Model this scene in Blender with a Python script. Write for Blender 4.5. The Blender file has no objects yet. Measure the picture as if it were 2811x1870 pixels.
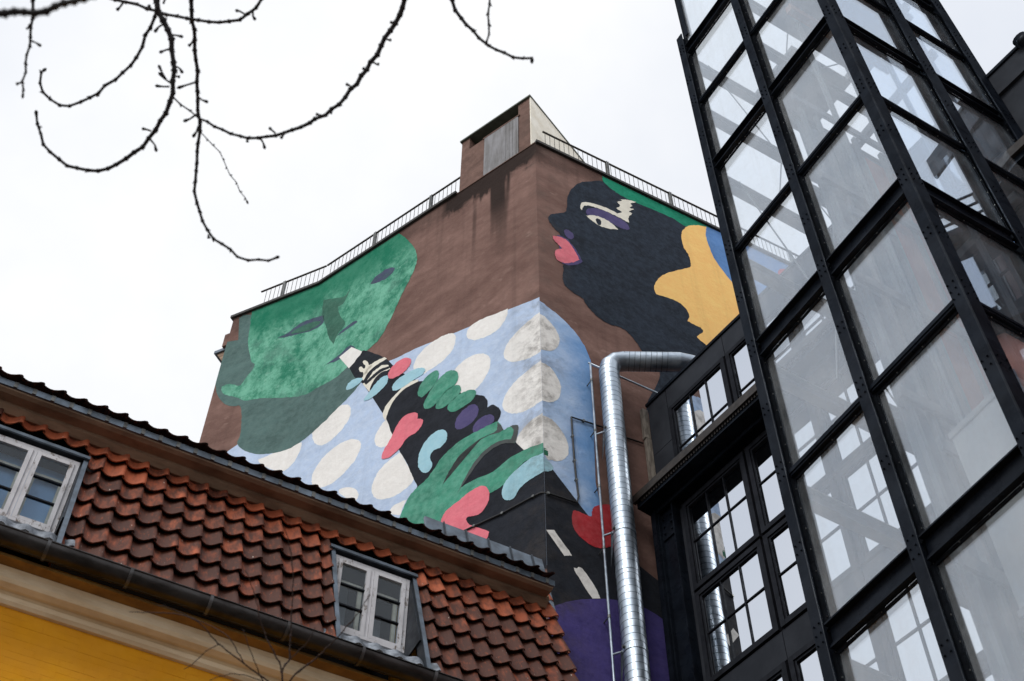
import bpy, bmesh, math, random
from mathutils import Vector, Matrix
random.seed(11)
S = bpy.context.scene
COL = S.collection
R = math.radians

# ------------------------------------------------------------------ camera
F, CX, CY = 3753.43, 1405.5, 935.0          # focal length and centre, in photo pixels (2811 wide)
PITCH, EYE = R(53.379), 1.6
cam_d = bpy.data.cameras.new("camera")
cam = bpy.data.objects.new("camera", cam_d)
COL.objects.link(cam)
cam.location = (0, 0, EYE)
cam.rotation_euler = (R(90) + PITCH, 0, R(0.1))
cam_d.sensor_width = 36.0
cam_d.lens = F / 2811 * 36
cam_d.clip_end = 2000
cam_d.dof.use_dof = True
cam_d.dof.focus_distance = 21.0
cam_d.dof.aperture_fstop = 3.2
S.camera = cam

# ------------------------------------------------------------------ world, sun, exposure
SUN_EL, SUN_AZ = R(48), R(205)               # high, behind the camera and to its left
w = bpy.data.worlds.new("World")
S.world = w
w.use_nodes = True
nt = w.node_tree
nt.nodes.clear()
out = nt.nodes.new("ShaderNodeOutputWorld")
bg = nt.nodes.new("ShaderNodeBackground")
sky = nt.nodes.new("ShaderNodeTexSky")
sky.sky_type = 'NISHITA'
sky.sun_disc = False
sky.sun_elevation = SUN_EL
sky.sun_rotation = SUN_AZ
sky.air_density = 1.0
sky.dust_density = 3.0
tc = nt.nodes.new("ShaderNodeTexCoord")
nz = nt.nodes.new("ShaderNodeTexNoise")
nz.inputs['Scale'].default_value = 1.7
nz.inputs['Detail'].default_value = 6
nz.inputs['Roughness'].default_value = 0.55
mp = nt.nodes.new("ShaderNodeMapping")
mp.inputs['Location'].default_value = (1.3, 1.0, 0.2)   # which stretch of the cloud deck is overhead
nt.links.new(tc.outputs['Generated'], mp.inputs['Vector'])
nt.links.new(mp.outputs['Vector'], nz.inputs['Vector'])
rmp = nt.nodes.new("ShaderNodeValToRGB")     # the closed cloud cover, a little uneven
rmp.color_ramp.elements[0].position = 0.30
rmp.color_ramp.elements[0].color = (0.70, 0.745, 0.83, 1)
rmp.color_ramp.elements[1].position = 0.66
rmp.color_ramp.elements[1].color = (1.0, 1.0, 1.0, 1)
nt.links.new(nz.outputs['Fac'], rmp.inputs['Fac'])
sc_ = nt.nodes.new("ShaderNodeVectorMath")
sc_.operation = 'SCALE'
sc_.inputs['Scale'].default_value = 10.9
nt.links.new(rmp.outputs['Color'], sc_.inputs[0])
mx = nt.nodes.new("ShaderNodeMix")
mx.data_type = 'RGBA'
mx.inputs['Factor'].default_value = 0.86     # share of cloud over the clear sky
nt.links.new(sky.outputs['Color'], mx.inputs['A'])
nt.links.new(sc_.outputs['Vector'], mx.inputs['B'])
nt.links.new(mx.outputs['Result'], bg.inputs['Color'])
bg.inputs['Strength'].default_value = 0.10
nt.links.new(bg.outputs['Background'], out.inputs['Surface'])

sd = bpy.data.lights.new("sun", 'SUN')
sd.energy = 1.3
sd.angle = R(25)
sd.color = (1.0, 0.97, 0.93)
so = bpy.data.objects.new("sun", sd)
COL.objects.link(so)
so.location = (-20, -20, 60)
sdir = Vector((math.sin(SUN_AZ) * math.cos(SUN_EL), math.cos(SUN_AZ) * math.cos(SUN_EL), math.sin(SUN_EL)))
so.rotation_euler = sdir.to_track_quat('Z', 'Y').to_euler()

S.view_settings.view_transform = 'Standard'
S.view_settings.look = 'None'
S.view_settings.exposure = 0.12
S.view_settings.gamma = 1.0
S.view_settings.use_curve_mapping = False
S.cycles.max_bounces = 10
S.cycles.transparent_max_bounces = 24
S.cycles.glossy_bounces = 5
S.cycles.caustics_reflective = False
S.cycles.caustics_refractive = False
S.cycles.use_denoising = True

# ------------------------------------------------------------------ survey helpers
UPZ = Vector((0, 0, 1))


def ray(px, py):
    x, y = (px - CX) / F, (CY - py) / F
    return Vector((x, math.cos(PITCH) - y * math.sin(PITCH), math.sin(PITCH) + y * math.cos(PITCH)))


def az(a):
    return Vector((math.sin(R(a)), math.cos(R(a)), 0))


# survey sheets of the photograph, two units to the photo pixel
SH = {0: (0, 0), 1: (1633, 0), 2: (1633, 543), 3: (1633, 1086), 4: (0, 1086), 5: (600, 1086), 6: (500, 543), 7: (1100, 200)}


def sp(t, x, y):
    k = .5 if t else 1.
    return SH[t][0] + x * k, SH[t][1] + y * k


class Plane:
    """vertical plane of azimuth a; (u, z) run along it, n is its normal; z is above the eye"""

    def __init__(s, a, d=None, through=None):
        s.u = az(a)
        s.n = Vector((-s.u.y, s.u.x, 0))
        s.d = s.n.dot(through) if through is not None else d

    def at(s, px, py, d=None):
        r = ray(px, py)
        return r * ((s.d if d is None else d) / s.n.dot(r))

    def uv(s, px, py, d=None):
        p = s.at(px, py, d)
        return p.dot(s.u), p.z

    def P(s, u, d, z):
        return s.u * u + s.n * d + UPZ * (z + EYE)


def W(p):
    return Vector((p.x, p.y, p.z + EYE))


CORNER = ray(1465.7, 393.6) * 31.0
ML = Plane(-53.37, through=CORNER)            # mural wall left of the corner
MR = Plane(61.5, through=CORNER)              # mural wall right of the corner
KINK = ML.at(*sp(6, 750, 465))
ML2 = Plane(-65.44, through=KINK)             # its bent left end
HO = Plane(62.26, 11.0)                       # yellow house front
BK = Plane(-36.68, through=MR.at(*sp(2, 270, 1150)))
TSC = 0.956
TUL, TUR = az(-30.84), az(59.16)
ZTOP = 27.55


def HF(u, q, z):
    return HO.P(u, q, z)


BSC = 1 - .20 / MR.d


def BF(u, d, z):                               # d grows into the dark building, front face at 11.47
    return (BK.u * u - BK.n * d) * BSC + UPZ * (z * BSC + EYE)


BD = -BK.d


def TF(u, d, z):                               # lift tower
    return (TUL * u + TUR * d) * TSC + UPZ * (z * TSC + EYE)


# ------------------------------------------------------------------ mesh helpers
class MB:
    def __init__(s):
        s.v, s.f = [], []

    def add(s, vs, fs):
        o = len(s.v)
        s.v += [Vector(x) for x in vs]
        s.f += [[o + i for i in f] for f in fs]
        return s

    def box(s, fn, a0, a1, b0, b1, c0, c1):
        vs = [fn(a, b, c) for a in (a0, a1) for b in (b0, b1) for c in (c0, c1)]
        return s.add(vs, [(0, 1, 3, 2), (4, 6, 7, 5), (0, 4, 5, 1), (2, 3, 7, 6), (0, 2, 6, 4), (1, 5, 7, 3)])

    def prof(s, fn, sec, a0, a1, n=1):
        """section polygon (b, c) swept along a"""
        k = len(sec)
        vs = []
        for j in range(n + 1):
            a = a0 + (a1 - a0) * j / n
            vs += [fn(a, b, c) for b, c in sec]
        fs = [tuple(range(k)), tuple(range(n * k + k - 1, n * k - 1, -1))]
        for j in range(n):
            for i in range(k):
                i2 = (i + 1) % k
                fs.append((j * k + i, j * k + i2, (j + 1) * k + i2, (j + 1) * k + i))
        return s.add(vs, fs)

    def tube(s, pts, rad, n=8, cap=True):
        pts = [Vector(p) for p in pts]
        rs = rad if isinstance(rad, (list, tuple)) else [rad] * len(pts)
        t0 = (pts[1] - pts[0]).normalized()
        ref = Vector((0, 0, 1)) if abs(t0.z) < .9 else Vector((1, 0, 0))
        x = t0.cross(ref).normalized()
        vs, fs = [], []
        for i, p in enumerate(pts):
            t = (pts[min(i + 1, len(pts) - 1)] - pts[max(i - 1, 0)]).normalized()
            x = (x - t * x.dot(t)).normalized()
            y = t.cross(x)
            for k in range(n):
                a = 2 * math.pi * k / n
                vs.append(p + (x * math.cos(a) + y * math.sin(a)) * rs[i])
        for i in range(len(pts) - 1):
            for k in range(n):
                k2 = (k + 1) % n
                fs.append((i * n + k, i * n + k2, (i + 1) * n + k2, (i + 1) * n + k))
        if cap:
            fs.append(tuple(range(n - 1, -1, -1)))
            fs.append(tuple(range((len(pts) - 1) * n, len(pts) * n)))
        return s.add(vs, fs)

    def mesh(s, name, base, smooth=False, bevel=0.0):
        me = bpy.data.meshes.new(name)
        me.from_pydata([v - base for v in s.v], [], s.f)
        bm = bmesh.new()
        bm.from_mesh(me)
        bmesh.ops.recalc_face_normals(bm, faces=bm.faces)
        if bevel:
            es = [e for e in bm.edges if len(e.link_faces) == 2 and e.calc_face_angle(0) > .6]
            bmesh.ops.bevel(bm, geom=es, offset=bevel, segments=1, affect='EDGES')
        bm.to_mesh(me)
        bm.free()
        if smooth:
            for p in me.polygons:
                p.use_smooth = True
            if smooth == 2:
                me.set_sharp_from_angle(angle=R(38))
        return me

    def build(s, name, mat, parent=None, smooth=False, bevel=0.0, base=None):
        b = base_of(parent) if parent else (base or Vector((0, 0, 0)))
        o = bpy.data.objects.new(name, s.mesh(name, b, smooth, bevel))
        COL.objects.link(o)
        o.data.materials.append(mat)
        if parent:
            o.parent = parent
        else:
            o.location = b
        return o


def base_of(o):
    b = Vector((0, 0, 0))
    while o is not None:
        b = b + o.location
        o = o.parent
    return b


def tag(o, label, cat, group=None):
    o['label'] = label
    o['category'] = cat
    if group:
        o['group'] = group
    return o


def thing(name, label, cat, loc, group=None):
    o = bpy.data.objects.new(name, None)
    COL.objects.link(o)
    o.location = loc
    o.empty_display_size = .3
    return tag(o, label, cat, group)


def spline(pts, n=5, closed=False):
    """Catmull-Rom through points; a point with a third value is a sharp corner"""
    k = len(pts)
    res = []
    P = [Vector((p[0], p[1], 0)) for p in pts]
    sh = [len(p) > 2 for p in pts]
    for i in range(k if closed else k - 1):
        j = (i + 1) % k
        a, b = P[i], P[j]
        p0 = a if sh[i] or (not closed and i == 0) else P[(i - 1) % k]
        p3 = b if sh[j] or (not closed and j == k - 1) else P[(j + 1) % k]
        ta = (b - p0) * .5 if p0 != a else (b - a)
        tb = (p3 - a) * .5 if p3 != b else (b - a)
        m = 1 if sh[i] and sh[j] else n
        for q in range(m):
            t = q / m
            h = (2 * t ** 3 - 3 * t ** 2 + 1) * a + (t ** 3 - 2 * t ** 2 + t) * ta + (-2 * t ** 3 + 3 * t ** 2) * b + (t ** 3 - t ** 2) * tb
            res.append((h.x, h.y))
    if not closed:
        res.append((P[-1].x, P[-1].y))
    return res


# ------------------------------------------------------------------ materials
def C(r, g, b, k=1.0):
    f = lambda c: ((c / 255 / 12.92) if c / 255 <= .04045 else ((c / 255 + .055) / 1.055) ** 2.4) * k
    return (f(r), f(g), f(b), 1)


class NT:
    def __init__(s, name):
        s.m = bpy.data.materials.new(name)
        s.m.use_nodes = True
        s.t = s.m.node_tree
        s.t.nodes.clear()
        s.o = s.t.nodes.new("ShaderNodeOutputMaterial")
        s._tc = None

    def n(s, ty, **kw):
        x = s.t.nodes.new("ShaderNode" + ty)
        for k, v in kw.items():
            if k.startswith('i_'):
                x.inputs[k[2:].replace('_', ' ')].default_value = v
            else:
                setattr(x, k, v)
        return x

    def l(s, a, b):
        s.t.links.new(a, b)

    def obj(s):
        if not s._tc:
            s._tc = s.n("TexCoord")
        return s._tc.outputs['Object']

    def noise(s, scale, detail=5, rough=.6, vec=None, stretch=None):
        v = vec or s.obj()
        if stretch:
            mp = s.n("Mapping")
            mp.inputs['Scale'].default_value = stretch
            s.l(v, mp.inputs['Vector'])
            v = mp.outputs['Vector']
        x = s.n("TexNoise", i_Scale=scale, i_Detail=detail, i_Roughness=rough)
        s.l(v, x.inputs['Vector'])
        return x.outputs['Fac']

    def ramp(s, fac, lo, hi, a=0., b=1.):
        x = s.n("MapRange", interpolation_type='SMOOTHSTEP')
        x.inputs['From Min'].default_value = lo
        x.inputs['From Max'].default_value = hi
        x.inputs['To Min'].default_value = a
        x.inputs['To Max'].default_value = b
        s.l(fac, x.inputs['Value'])
        return x.outputs['Result']

    def mix(s, fac, a, b, mode='MIX'):
        x = s.n("Mix", data_type='RGBA', blend_type=mode)
        for sock, val in ((x.inputs['Factor'], fac), (x.inputs['A'], a), (x.inputs['B'], b)):
            if hasattr(val, 'links'):
                s.l(val, sock)
            else:
                sock.default_value = val
        return x.outputs['Result']

    def math(s, op, a, b=None):
        x = s.n("Math", operation=op)
        for i, val in enumerate((a, b)):
            if val is None:
                continue
            if hasattr(val, 'links'):
                s.l(val, x.inputs[i])
            else:
                x.inputs[i].default_value = val
        return x.outputs[0]

    def bump(s, h, strength, dist=.01):
        x = s.n("Bump", i_Strength=strength, i_Distance=dist)
        s.l(h, x.inputs['Height'])
        return x.outputs['Normal']

    def pbr(s, col, rough=.8, metal=0., normal=None, spec=.5, coat=0.):
        b = s.n("BsdfPrincipled")
        for k, v in (('Base Color', col), ('Roughness', rough), ('Metallic', metal), ('Specular IOR Level', spec), ('Coat Weight', coat)):
            if hasattr(v, 'links'):
                s.l(v, b.inputs[k])
            else:
                b.inputs[k].default_value = v
        if normal is not None:
            s.l(normal, b.inputs['Normal'])
        s.l(b.outputs[0], s.o.inputs['Surface'])
        return s.m


def plain(name, col, col2=None, scale=4., rough=.6, metal=0., bump=0., bscale=60., dist=.004, stretch=None, spec=.5):
    t = NT(name)
    c2 = col2 or tuple(x * .72 for x in col[:3]) + (1,)
    fac = t.ramp(t.noise(scale, 6, .62, stretch=stretch), .33, .68)
    nrm = t.bump(t.noise(bscale, 4, .6), bump, dist) if bump else None
    rr = t.ramp(t.noise(scale * 2.3, 3), .3, .7, max(.03, rough - .08), min(1, rough + .08))
    return t.pbr(t.mix(fac, col, c2), rr, metal, nrm, spec)


def paint(name, col, var=.22, patch=None, grime=.6, k=1.):
    """limewash-like mural paint on stucco: brushed blotches, fine speckle, dirt near the corner"""
    t = NT(name)
    lo = tuple(x * (1 - var) for x in col[:3]) + (1,)
    hi = tuple(min(.95, x * (1 + var * .6)) for x in col[:3]) + (1,)
    f1 = t.ramp(t.noise(1.1, 8, .68, stretch=(1.0, 1.0, 1.9)), .30, .70)
    f2 = t.ramp(t.noise(7.0, 6, .7), .34, .68)
    c = t.mix(f1, lo, hi)
    c = t.mix(t.math('MULTIPLY', f2, .5), c, patch or tuple(x * (1 - var * .7) for x in col[:3]) + (1,))
    sep = t.n("SeparateXYZ")
    t.l(t.obj(), sep.inputs[0])
    d2 = t.math('SQRT', t.math('ADD', t.math('MULTIPLY', sep.outputs[0], sep.outputs[0]), t.math('MULTIPLY', sep.outputs[1], sep.outputs[1])))
    near = t.ramp(d2, 1.1, 0.0, 0., 1.)
    gr = t.math('MULTIPLY', near, t.ramp(t.noise(2.6, 7, .7), .40, .72))
    c = t.mix(t.math('MULTIPLY', gr, grime), c, C(82, 74, 68))
    rain = t.ramp(t.noise(1.3, 5, .6, stretch=(3.5, 3.5, .14)), .50, .74, 0., .22)
    c = t.mix(rain, c, tuple(x * .55 for x in col[:3]) + (1,))
    speck = t.ramp(t.noise(26, 2, .5), .70, .80)
    c = t.mix(t.math('MULTIPLY', speck, .25), c, C(60, 55, 52))
    nrm = t.bump(t.noise(9.0, 9, .72), .55, .03)
    return t.pbr(c, .93, 0, nrm, .15)


def glass_see(name, f0, tint, dirt=.05, dirt_veil_col=(.55, .57, .58, 1), gcol=(.92, .95, .98, 1)):
    t = NT(name)
    g = t.n("NewGeometry")
    dt = t.n("VectorMath", operation='DOT_PRODUCT')
    t.l(g.outputs['Incoming'], dt.inputs[0])
    t.l(g.outputs['Normal'], dt.inputs[1])
    c = t.math('SUBTRACT', 1., t.math('ABSOLUTE', dt.outputs['Value']))
    fr = t.math('ADD', t.math('MULTIPLY', t.math('POWER', c, 5.), 1 - f0), f0)
    tr = t.n("BsdfTransparent")
    tr.inputs[0].default_value = tint
    gl = t.n("BsdfGlossy")
    gl.inputs['Roughness'].default_value = .012
    gl.inputs['Color'].default_value = gcol
    m1 = t.n("MixShader")
    t.l(fr, m1.inputs[0])
    t.l(tr.outputs[0], m1.inputs[1])
    t.l(gl.outputs[0], m1.inputs[2])
    df = t.n("BsdfDiffuse")
    df.inputs[0].default_value = dirt_veil_col
    m2 = t.n("MixShader")
    d1 = t.ramp(t.noise(.9, 8, .7), .32, .72, dirt * .3, dirt * 1.5)
    d2 = t.ramp(t.noise(1.2, 6, .65, stretch=(5, 5, .25)), .45, .72, 0., dirt * .6)
    t.l(t.math('ADD', d1, d2), m2.inputs[0])
    t.l(m1.outputs[0], m2.inputs[1])
    t.l(df.outputs[0], m2.inputs[2])
    t.l(m2.outputs[0], t.o.inputs['Surface'])
    return t.m


def glass_mirror(name, refl, back):
    t = NT(name)
    gl = t.n("BsdfGlossy")
    gl.inputs['Roughness'].default_value = .01
    gl.inputs['Color'].default_value = (.93, .96, 1., 1)
    df = t.n("BsdfDiffuse")
    df.inputs[0].default_value = back
    m = t.n("MixShader")
    m.inputs[0].default_value = refl
    bm = t.bump(t.noise(.9, 2, .4), .05, .02)
    t.l(bm, gl.inputs['Normal'])
    t.l(df.outputs[0], m.inputs[1])
    t.l(gl.outputs[0], m.inputs[2])
    t.l(m.outputs[0], t.o.inputs['Surface'])
    return t.m


def matte(name, col, col2, gloss=.02, rough=.32, scale=3., bump=.1):
    """dull dark paint: mostly diffuse, with a thin even sheen"""
    t = NT(name)
    c = t.mix(t.ramp(t.noise(scale, 7, .65), .32, .70), col, col2)
    d = t.n("BsdfDiffuse")
    t.l(c, d.inputs['Color'])
    g_ = t.n("BsdfGlossy")
    g_.inputs['Color'].default_value = (.82, .90, 1., 1)
    t.l(t.ramp(t.noise(scale * 1.7, 5, .6), .3, .7, rough - .1, rough + .14), g_.inputs['Roughness'])
    nrm = t.bump(t.noise(40, 4, .6), bump, .003)
    t.l(nrm, d.inputs['Normal'])
    t.l(nrm, g_.inputs['Normal'])
    m_ = t.n("MixShader")
    t.l(t.ramp(t.noise(scale * .6, 5, .65), .3, .7, gloss * .7, gloss * 1.5), m_.inputs[0])
    t.l(d.outputs[0], m_.inputs[1])
    t.l(g_.outputs[0], m_.inputs[2])
    t.l(m_.outputs[0], t.o.inputs['Surface'])
    return t.m


# mural colours
def brown_wall():
    t = NT("brown_stucco")
    f1 = t.ramp(t.noise(.9, 8, .68, stretch=(1, 1, 2.0)), .28, .72)
    c = t.mix(f1, C(104, 79, 72), C(140, 111, 102))
    c = t.mix(t.math('MULTIPLY', t.ramp(t.noise(6, 7, .72), .40, .70), .55), c, C(116, 91, 83))
    c = t.mix(t.math('MULTIPLY', t.ramp(t.noise(2.4, 5, .6, stretch=(1, 1, 1.6)), .60, .76), .5), c, C(162, 134, 124))
    sep = t.n("SeparateXYZ")
    t.l(t.obj(), sep.inputs[0])
    dt = t.n("VectorMath", operation='DOT_PRODUCT')
    t.l(t.obj(), dt.inputs[0])
    dt.inputs[1].default_value = ML.u
    u = dt.outputs['Value']                     # metres left of the corner
    band = t.math('MULTIPLY', t.ramp(u, -.25, .3), t.ramp(u, 2.75, 2.3))
    wig = t.noise(1.6, 4, .6, stretch=(2.4, 2.4, .32))
    depth = t.math('ADD', sep.outputs[2], t.math('MULTIPLY', wig, -2.6))
    soot = t.math('MULTIPLY', band, t.ramp(depth, ZTOP + EYE - 2.15, ZTOP + EYE - 1.55))
    run = t.math('MULTIPLY', t.ramp(t.noise(1.0, 2, .5, stretch=(2.6, 2.6, .10)), .52, .66), t.ramp(sep.outputs[2], ZTOP + EYE - 4.2, ZTOP + EYE - .6))
    soot = t.math('MAXIMUM', soot, t.math('MULTIPLY', t.math('MULTIPLY', run, band), .65))
    edge = t.ramp(t.math('ADD', sep.outputs[2], t.math('MULTIPLY', t.noise(2.2, 6, .7), 1.3)), ZTOP + EYE - .30, ZTOP + EYE + .32)
    soot = t.math('MAXIMUM', soot, t.math('MULTIPLY', edge, t.math('ADD', t.math('MULTIPLY', band, .7), .22)))
    rain = t.ramp(t.noise(1.3, 5, .6, stretch=(3.5, 3.5, .14)), .50, .74, 0., .30)
    c = t.mix(rain, c, C(84, 66, 60))
    soot = t.math('MINIMUM', t.math('MULTIPLY', soot, 1.7), .93)
    c = t.mix(soot, c, C(36, 28, 25))
    d2 = t.math('ABSOLUTE', u)
    c = t.mix(t.math('MULTIPLY', t.math('MULTIPLY', t.ramp(d2, .5, 0.), t.ramp(t.noise(2.2, 6, .7), .42, .7)), .45), c, C(96, 84, 78))
    nrm = t.bump(t.noise(7.5, 9, .74), .6, .035)
    return t.pbr(c, .94, 0, nrm, .12)


def green_face():
    t = NT("green_face_paint")
    f1 = t.ramp(t.noise(1.5, 9, .76, stretch=(1.4, 1.4, 1.0)), .36, .62)
    c = t.mix(f1, C(40, 120, 94), C(116, 182, 156))
    c = t.mix(t.math('MULTIPLY', t.ramp(t.noise(5.5, 7, .7), .52, .68), .6), c, C(136, 190, 168))
    c = t.mix(t.math('MULTIPLY', t.ramp(t.noise(.9, 6, .68), .50, .66), .6), c, C(70, 112, 100))
    sep = t.n("SeparateXYZ")
    t.l(t.obj(), sep.inputs[0])
    z = t.math('ADD', sep.outputs[2], t.math('MULTIPLY', t.noise(1.5, 6, .65), 1.7))
    top = t.ramp(z, ZTOP + EYE - .85, ZTOP + EYE + .25)
    c = t.mix(t.math('MULTIPLY', top, .8), c, C(16, 112, 84))
    nrm = t.bump(t.noise(8, 9, .74), .6, .03)
    return t.pbr(c, .93, 0, nrm, .15)


M = {}
M['brown'] = brown_wall()
M['blockw'] = paint('block_stucco', C(122, 97, 88), .34, C(92, 70, 62), .3)
M['nose'] = paint('muted_green_grey_paint', C(58, 104, 88), .3, C(84, 124, 108))
M['lid'] = paint('muted_violet_paint', C(74, 78, 104), .3, C(70, 108, 100))
M['face'] = green_face()
M['shade'] = paint("grey_green_paint", C(84, 110, 107), .28, C(104, 128, 124))
M['blue'] = paint("pale_blue_paint", C(184, 203, 230), .15, C(206, 218, 236), .55)
def blue_wash():
    t = NT("blue_wash_paint")
    f1 = t.ramp(t.noise(1.1, 8, .68, stretch=(1, 1, 1.7)), .30, .70)
    c = t.mix(f1, C(160, 188, 224), C(188, 208, 236))
    dt = t.n("VectorMath", operation='DOT_PRODUCT')
    t.l(t.obj(), dt.inputs[0])
    dt.inputs[1].default_value = MR.u
    u = t.math('ADD', dt.outputs['Value'], t.math('MULTIPLY', t.noise(1.4, 5, .6), 1.3))
    c = t.mix(t.ramp(u, .95, 1.75, 0., .8), c, C(84, 140, 200))
    gr = t.math('MULTIPLY', t.ramp(dt.outputs['Value'], .8, 0.), t.ramp(t.noise(2.4, 7, .7), .40, .70))
    c = t.mix(t.math('MULTIPLY', gr, .6), c, C(96, 96, 104))
    return t.pbr(c, .93, 0, t.bump(t.noise(9, 9, .72), .55, .03), .15)


M['bluewash'] = blue_wash()
M['white'] = paint("off_white_paint", C(240, 238, 234), .07, C(226, 222, 217), .75)
M['black'] = paint("ink_black_paint", C(34, 37, 44), .35, C(46, 50, 58), .35)
M['navy'] = paint("navy_black_paint", C(34, 41, 52), .40, C(56, 68, 82), .35)
M['green'] = paint("hand_green_paint", C(72, 146, 122), .34, C(118, 176, 156))
M['greend'] = paint("dark_green_paint", C(38, 106, 80), .25, C(60, 128, 104))
M['hair'] = paint("emerald_paint", C(18, 126, 96), .35, C(52, 150, 122))
M['pink'] = paint("pink_paint", C(226, 118, 132), .12, C(234, 138, 148))
M['aqua'] = paint("pale_aqua_paint", C(158, 202, 216), .12, C(176, 212, 222))
M['violet'] = paint("violet_paint", C(80, 74, 116), .16, C(98, 90, 128))
M['violetd'] = paint("deep_violet_paint", C(76, 68, 130), .28, C(92, 82, 142))
M['crease'] = paint("grey_crease_paint", C(78, 84, 84), .2, C(92, 96, 96))
M['orange'] = paint("apricot_paint", C(255, 205, 128), .07, C(246, 190, 114), .2)
M['blue2'] = paint("mid_blue_paint", C(92, 134, 190), .16, C(110, 148, 196))
M['red'] = paint("red_paint", C(180, 48, 56), .18, C(196, 84, 90))
M['cream'] = paint("cream_paint", C(232, 228, 214), .07, C(220, 214, 200), .2)
# building stuff
M['steel'] = matte("black_painted_steel", C(15, 18, 24), C(24, 29, 37), .014, .30)
M['bead'] = matte("dark_glazing_bead", C(20, 22, 26), C(28, 31, 36), .012, .34, 5.)
M['screw'] = plain("bright_screws", C(190, 190, 186), C(120, 118, 114), 30, .35, .9)
M['clad'] = matte("charcoal_cladding", C(40, 42, 47), C(50, 52, 57), .016, .45, 1.6)
M['frame'] = matte("black_window_frame", C(27, 28, 32), C(36, 37, 42), .012, .4, 6.)
M['zinc'] = plain("galvanised_duct", C(186, 196, 206), C(156, 168, 180), 3.5, .42, 1.0, .12, 3, .012)
M['seam'] = plain("duct_seam", C(50, 56, 62), C(66, 72, 78), 9, .8, 0., spec=.05)
M['rail'] = plain("railing_steel", C(46, 44, 40), C(66, 62, 54), 9, .6, .3)
M['postg'] = plain("galvanised_post", C(120, 122, 120), C(86, 88, 88), 9, .5, .5)
M['coping'] = plain("dark_coping", C(34, 31, 30), C(48, 45, 42), 5, .7)
M['capg'] = plain("green_grey_cap", C(74, 80, 70), C(92, 98, 88), 6, .6, .3)
M['creamwall'] = plain("cream_render", C(250, 245, 232), C(232, 224, 206), 2.2, .9, 0, .5, 12, .02)
M['louver'] = plain("weathered_metal_panel", C(124, 123, 125), C(98, 96, 95), 2, .55, .4, .1, 20, .004, stretch=(4, 4, .5))
M['dark'] = plain("dark_interior", C(16, 16, 18), C(24, 24, 27), 3, .9)
M['ochre'] = plain("yellow_limewash", C(230, 160, 18), C(218, 148, 14), 1.4, .9, 0, .35, 40, .006)
M['soffit'] = plain("shaded_ochre_soffit", C(150, 112, 52), C(116, 84, 38), 2.4, .9)  # house yellow darkened, the shade under the eaves put into the colour
M['trim'] = plain("cream_painted_trim", C(232, 214, 182), C(206, 184, 150), 2.6, .75, 0, .2, 24, .006, stretch=(.6, .6, 3))
M['board'] = plain("worn_brown_boards", C(160, 136, 114), C(112, 90, 72), 3.2, .8, 0, .3, 30, .006, stretch=(.5, .5, 3))
M['zincold'] = plain("old_zinc_strip", C(112, 124, 136), C(84, 92, 100), 3.5, .42, .75)
M['gutter'] = plain("dark_zinc_gutter", C(64, 62, 62), C(40, 37, 36), 4.2, .36, .8, .2, 9, .006, stretch=(.7, .7, 2))
M['strap'] = plain('gutter_strap_zinc', C(92, 92, 94), C(66, 64, 64), 6, .4, .7)
M['lead'] = plain("grey_lead_flashing", C(58, 64, 72), C(38, 42, 48), 4, .48, .5)
M['leadl'] = plain("bright_lead_apron", C(140, 147, 156), C(92, 98, 106), 10, .5, .4, .6, 20, .02)


def peel():
    t = NT("peeling_white_paint")
    f = t.ramp(t.noise(9, 8, .75, stretch=(1, 1, .45)), .54, .64)
    c = t.mix(f, C(206, 206, 210), C(104, 92, 80))
    c = t.mix(t.math('MULTIPLY', t.ramp(t.noise(3, 4), .4, .7), .35), c, C(150, 148, 150))
    return t.pbr(c, .65, 0, t.bump(t.noise(14, 8, .75), .5, .006), .3)


M['peel'] = peel()
M['ivory'] = plain("ivory_inner_frame", C(222, 214, 196), C(196, 186, 166), 5, .6)
M['blue_reflection'] = plain("slate_blue_reflection", C(148, 186, 228), C(136, 172, 214), 2, .8)
M['ledge'] = plain("sooty_ledge_metal", C(52, 45, 40), C(30, 26, 24), 6, .6, .3)
M['wood'] = plain("grey_old_batten", C(146, 138, 128), C(98, 90, 82), 6, .85, 0, .5, 30, .006, stretch=(3, 3, .6))
M['cable'] = plain("black_cable", C(24, 24, 26), None, 5, .6)
M['bark'] = plain("dark_bark", C(34, 29, 30), C(18, 16, 18), 26, .85, 0, .6, 60, .004)
M['barkl'] = plain("thin_twig_bark", C(38, 26, 24), C(58, 42, 38), 20, .8)
M['glass'] = glass_see("lift_glass", .165, (.95, .97, .98, 1), .09, (.80, .83, .86, 1), (.88, .94, 1., 1))  # dirt film whitened so it also paints in the milky reflection veil
M['glassr'] = glass_see("lift_side_glass", .27, (.90, .94, .97, 1), .05, (.75, .79, .84, 1), (.80, .89, 1., 1))
M['wglass'] = glass_see("window_glass", .03, (.86, .90, .92, 1), .012)
M['mirror'] = glass_mirror("coated_window_glass", .74, C(16, 18, 22))
M['shaft'] = plain("pale_grey_shaft_steel", C(150, 156, 160), C(126, 132, 138), 2, .5, .2)
M['grey'] = plain("grey_inner_steel", C(132, 135, 138), C(150, 153, 156), 2.5, .55, .0)
M['shaftw'] = plain('grey_shaft_panel', C(122, 130, 136), C(104, 111, 117), 1.2, .45, .0)
M['salmon'] = plain('salmon_reflection', C(190, 128, 108), C(170, 108, 90), 1.5, .7)
M['liftcar'] = plain("pale_lift_panel", C(176, 182, 184), C(160, 166, 170), 1.5, .5)
M['rust'] = plain("orange_primer_steel", C(186, 138, 108), C(160, 112, 84), 3, .7)
M['pinkwall'] = plain("pink_render", C(216, 150, 132), C(196, 128, 112), 1.3, .9)
M['bluewin'] = plain('slate_blue_window', C(58, 72, 92), C(42, 52, 68), 2, .3)
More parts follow.
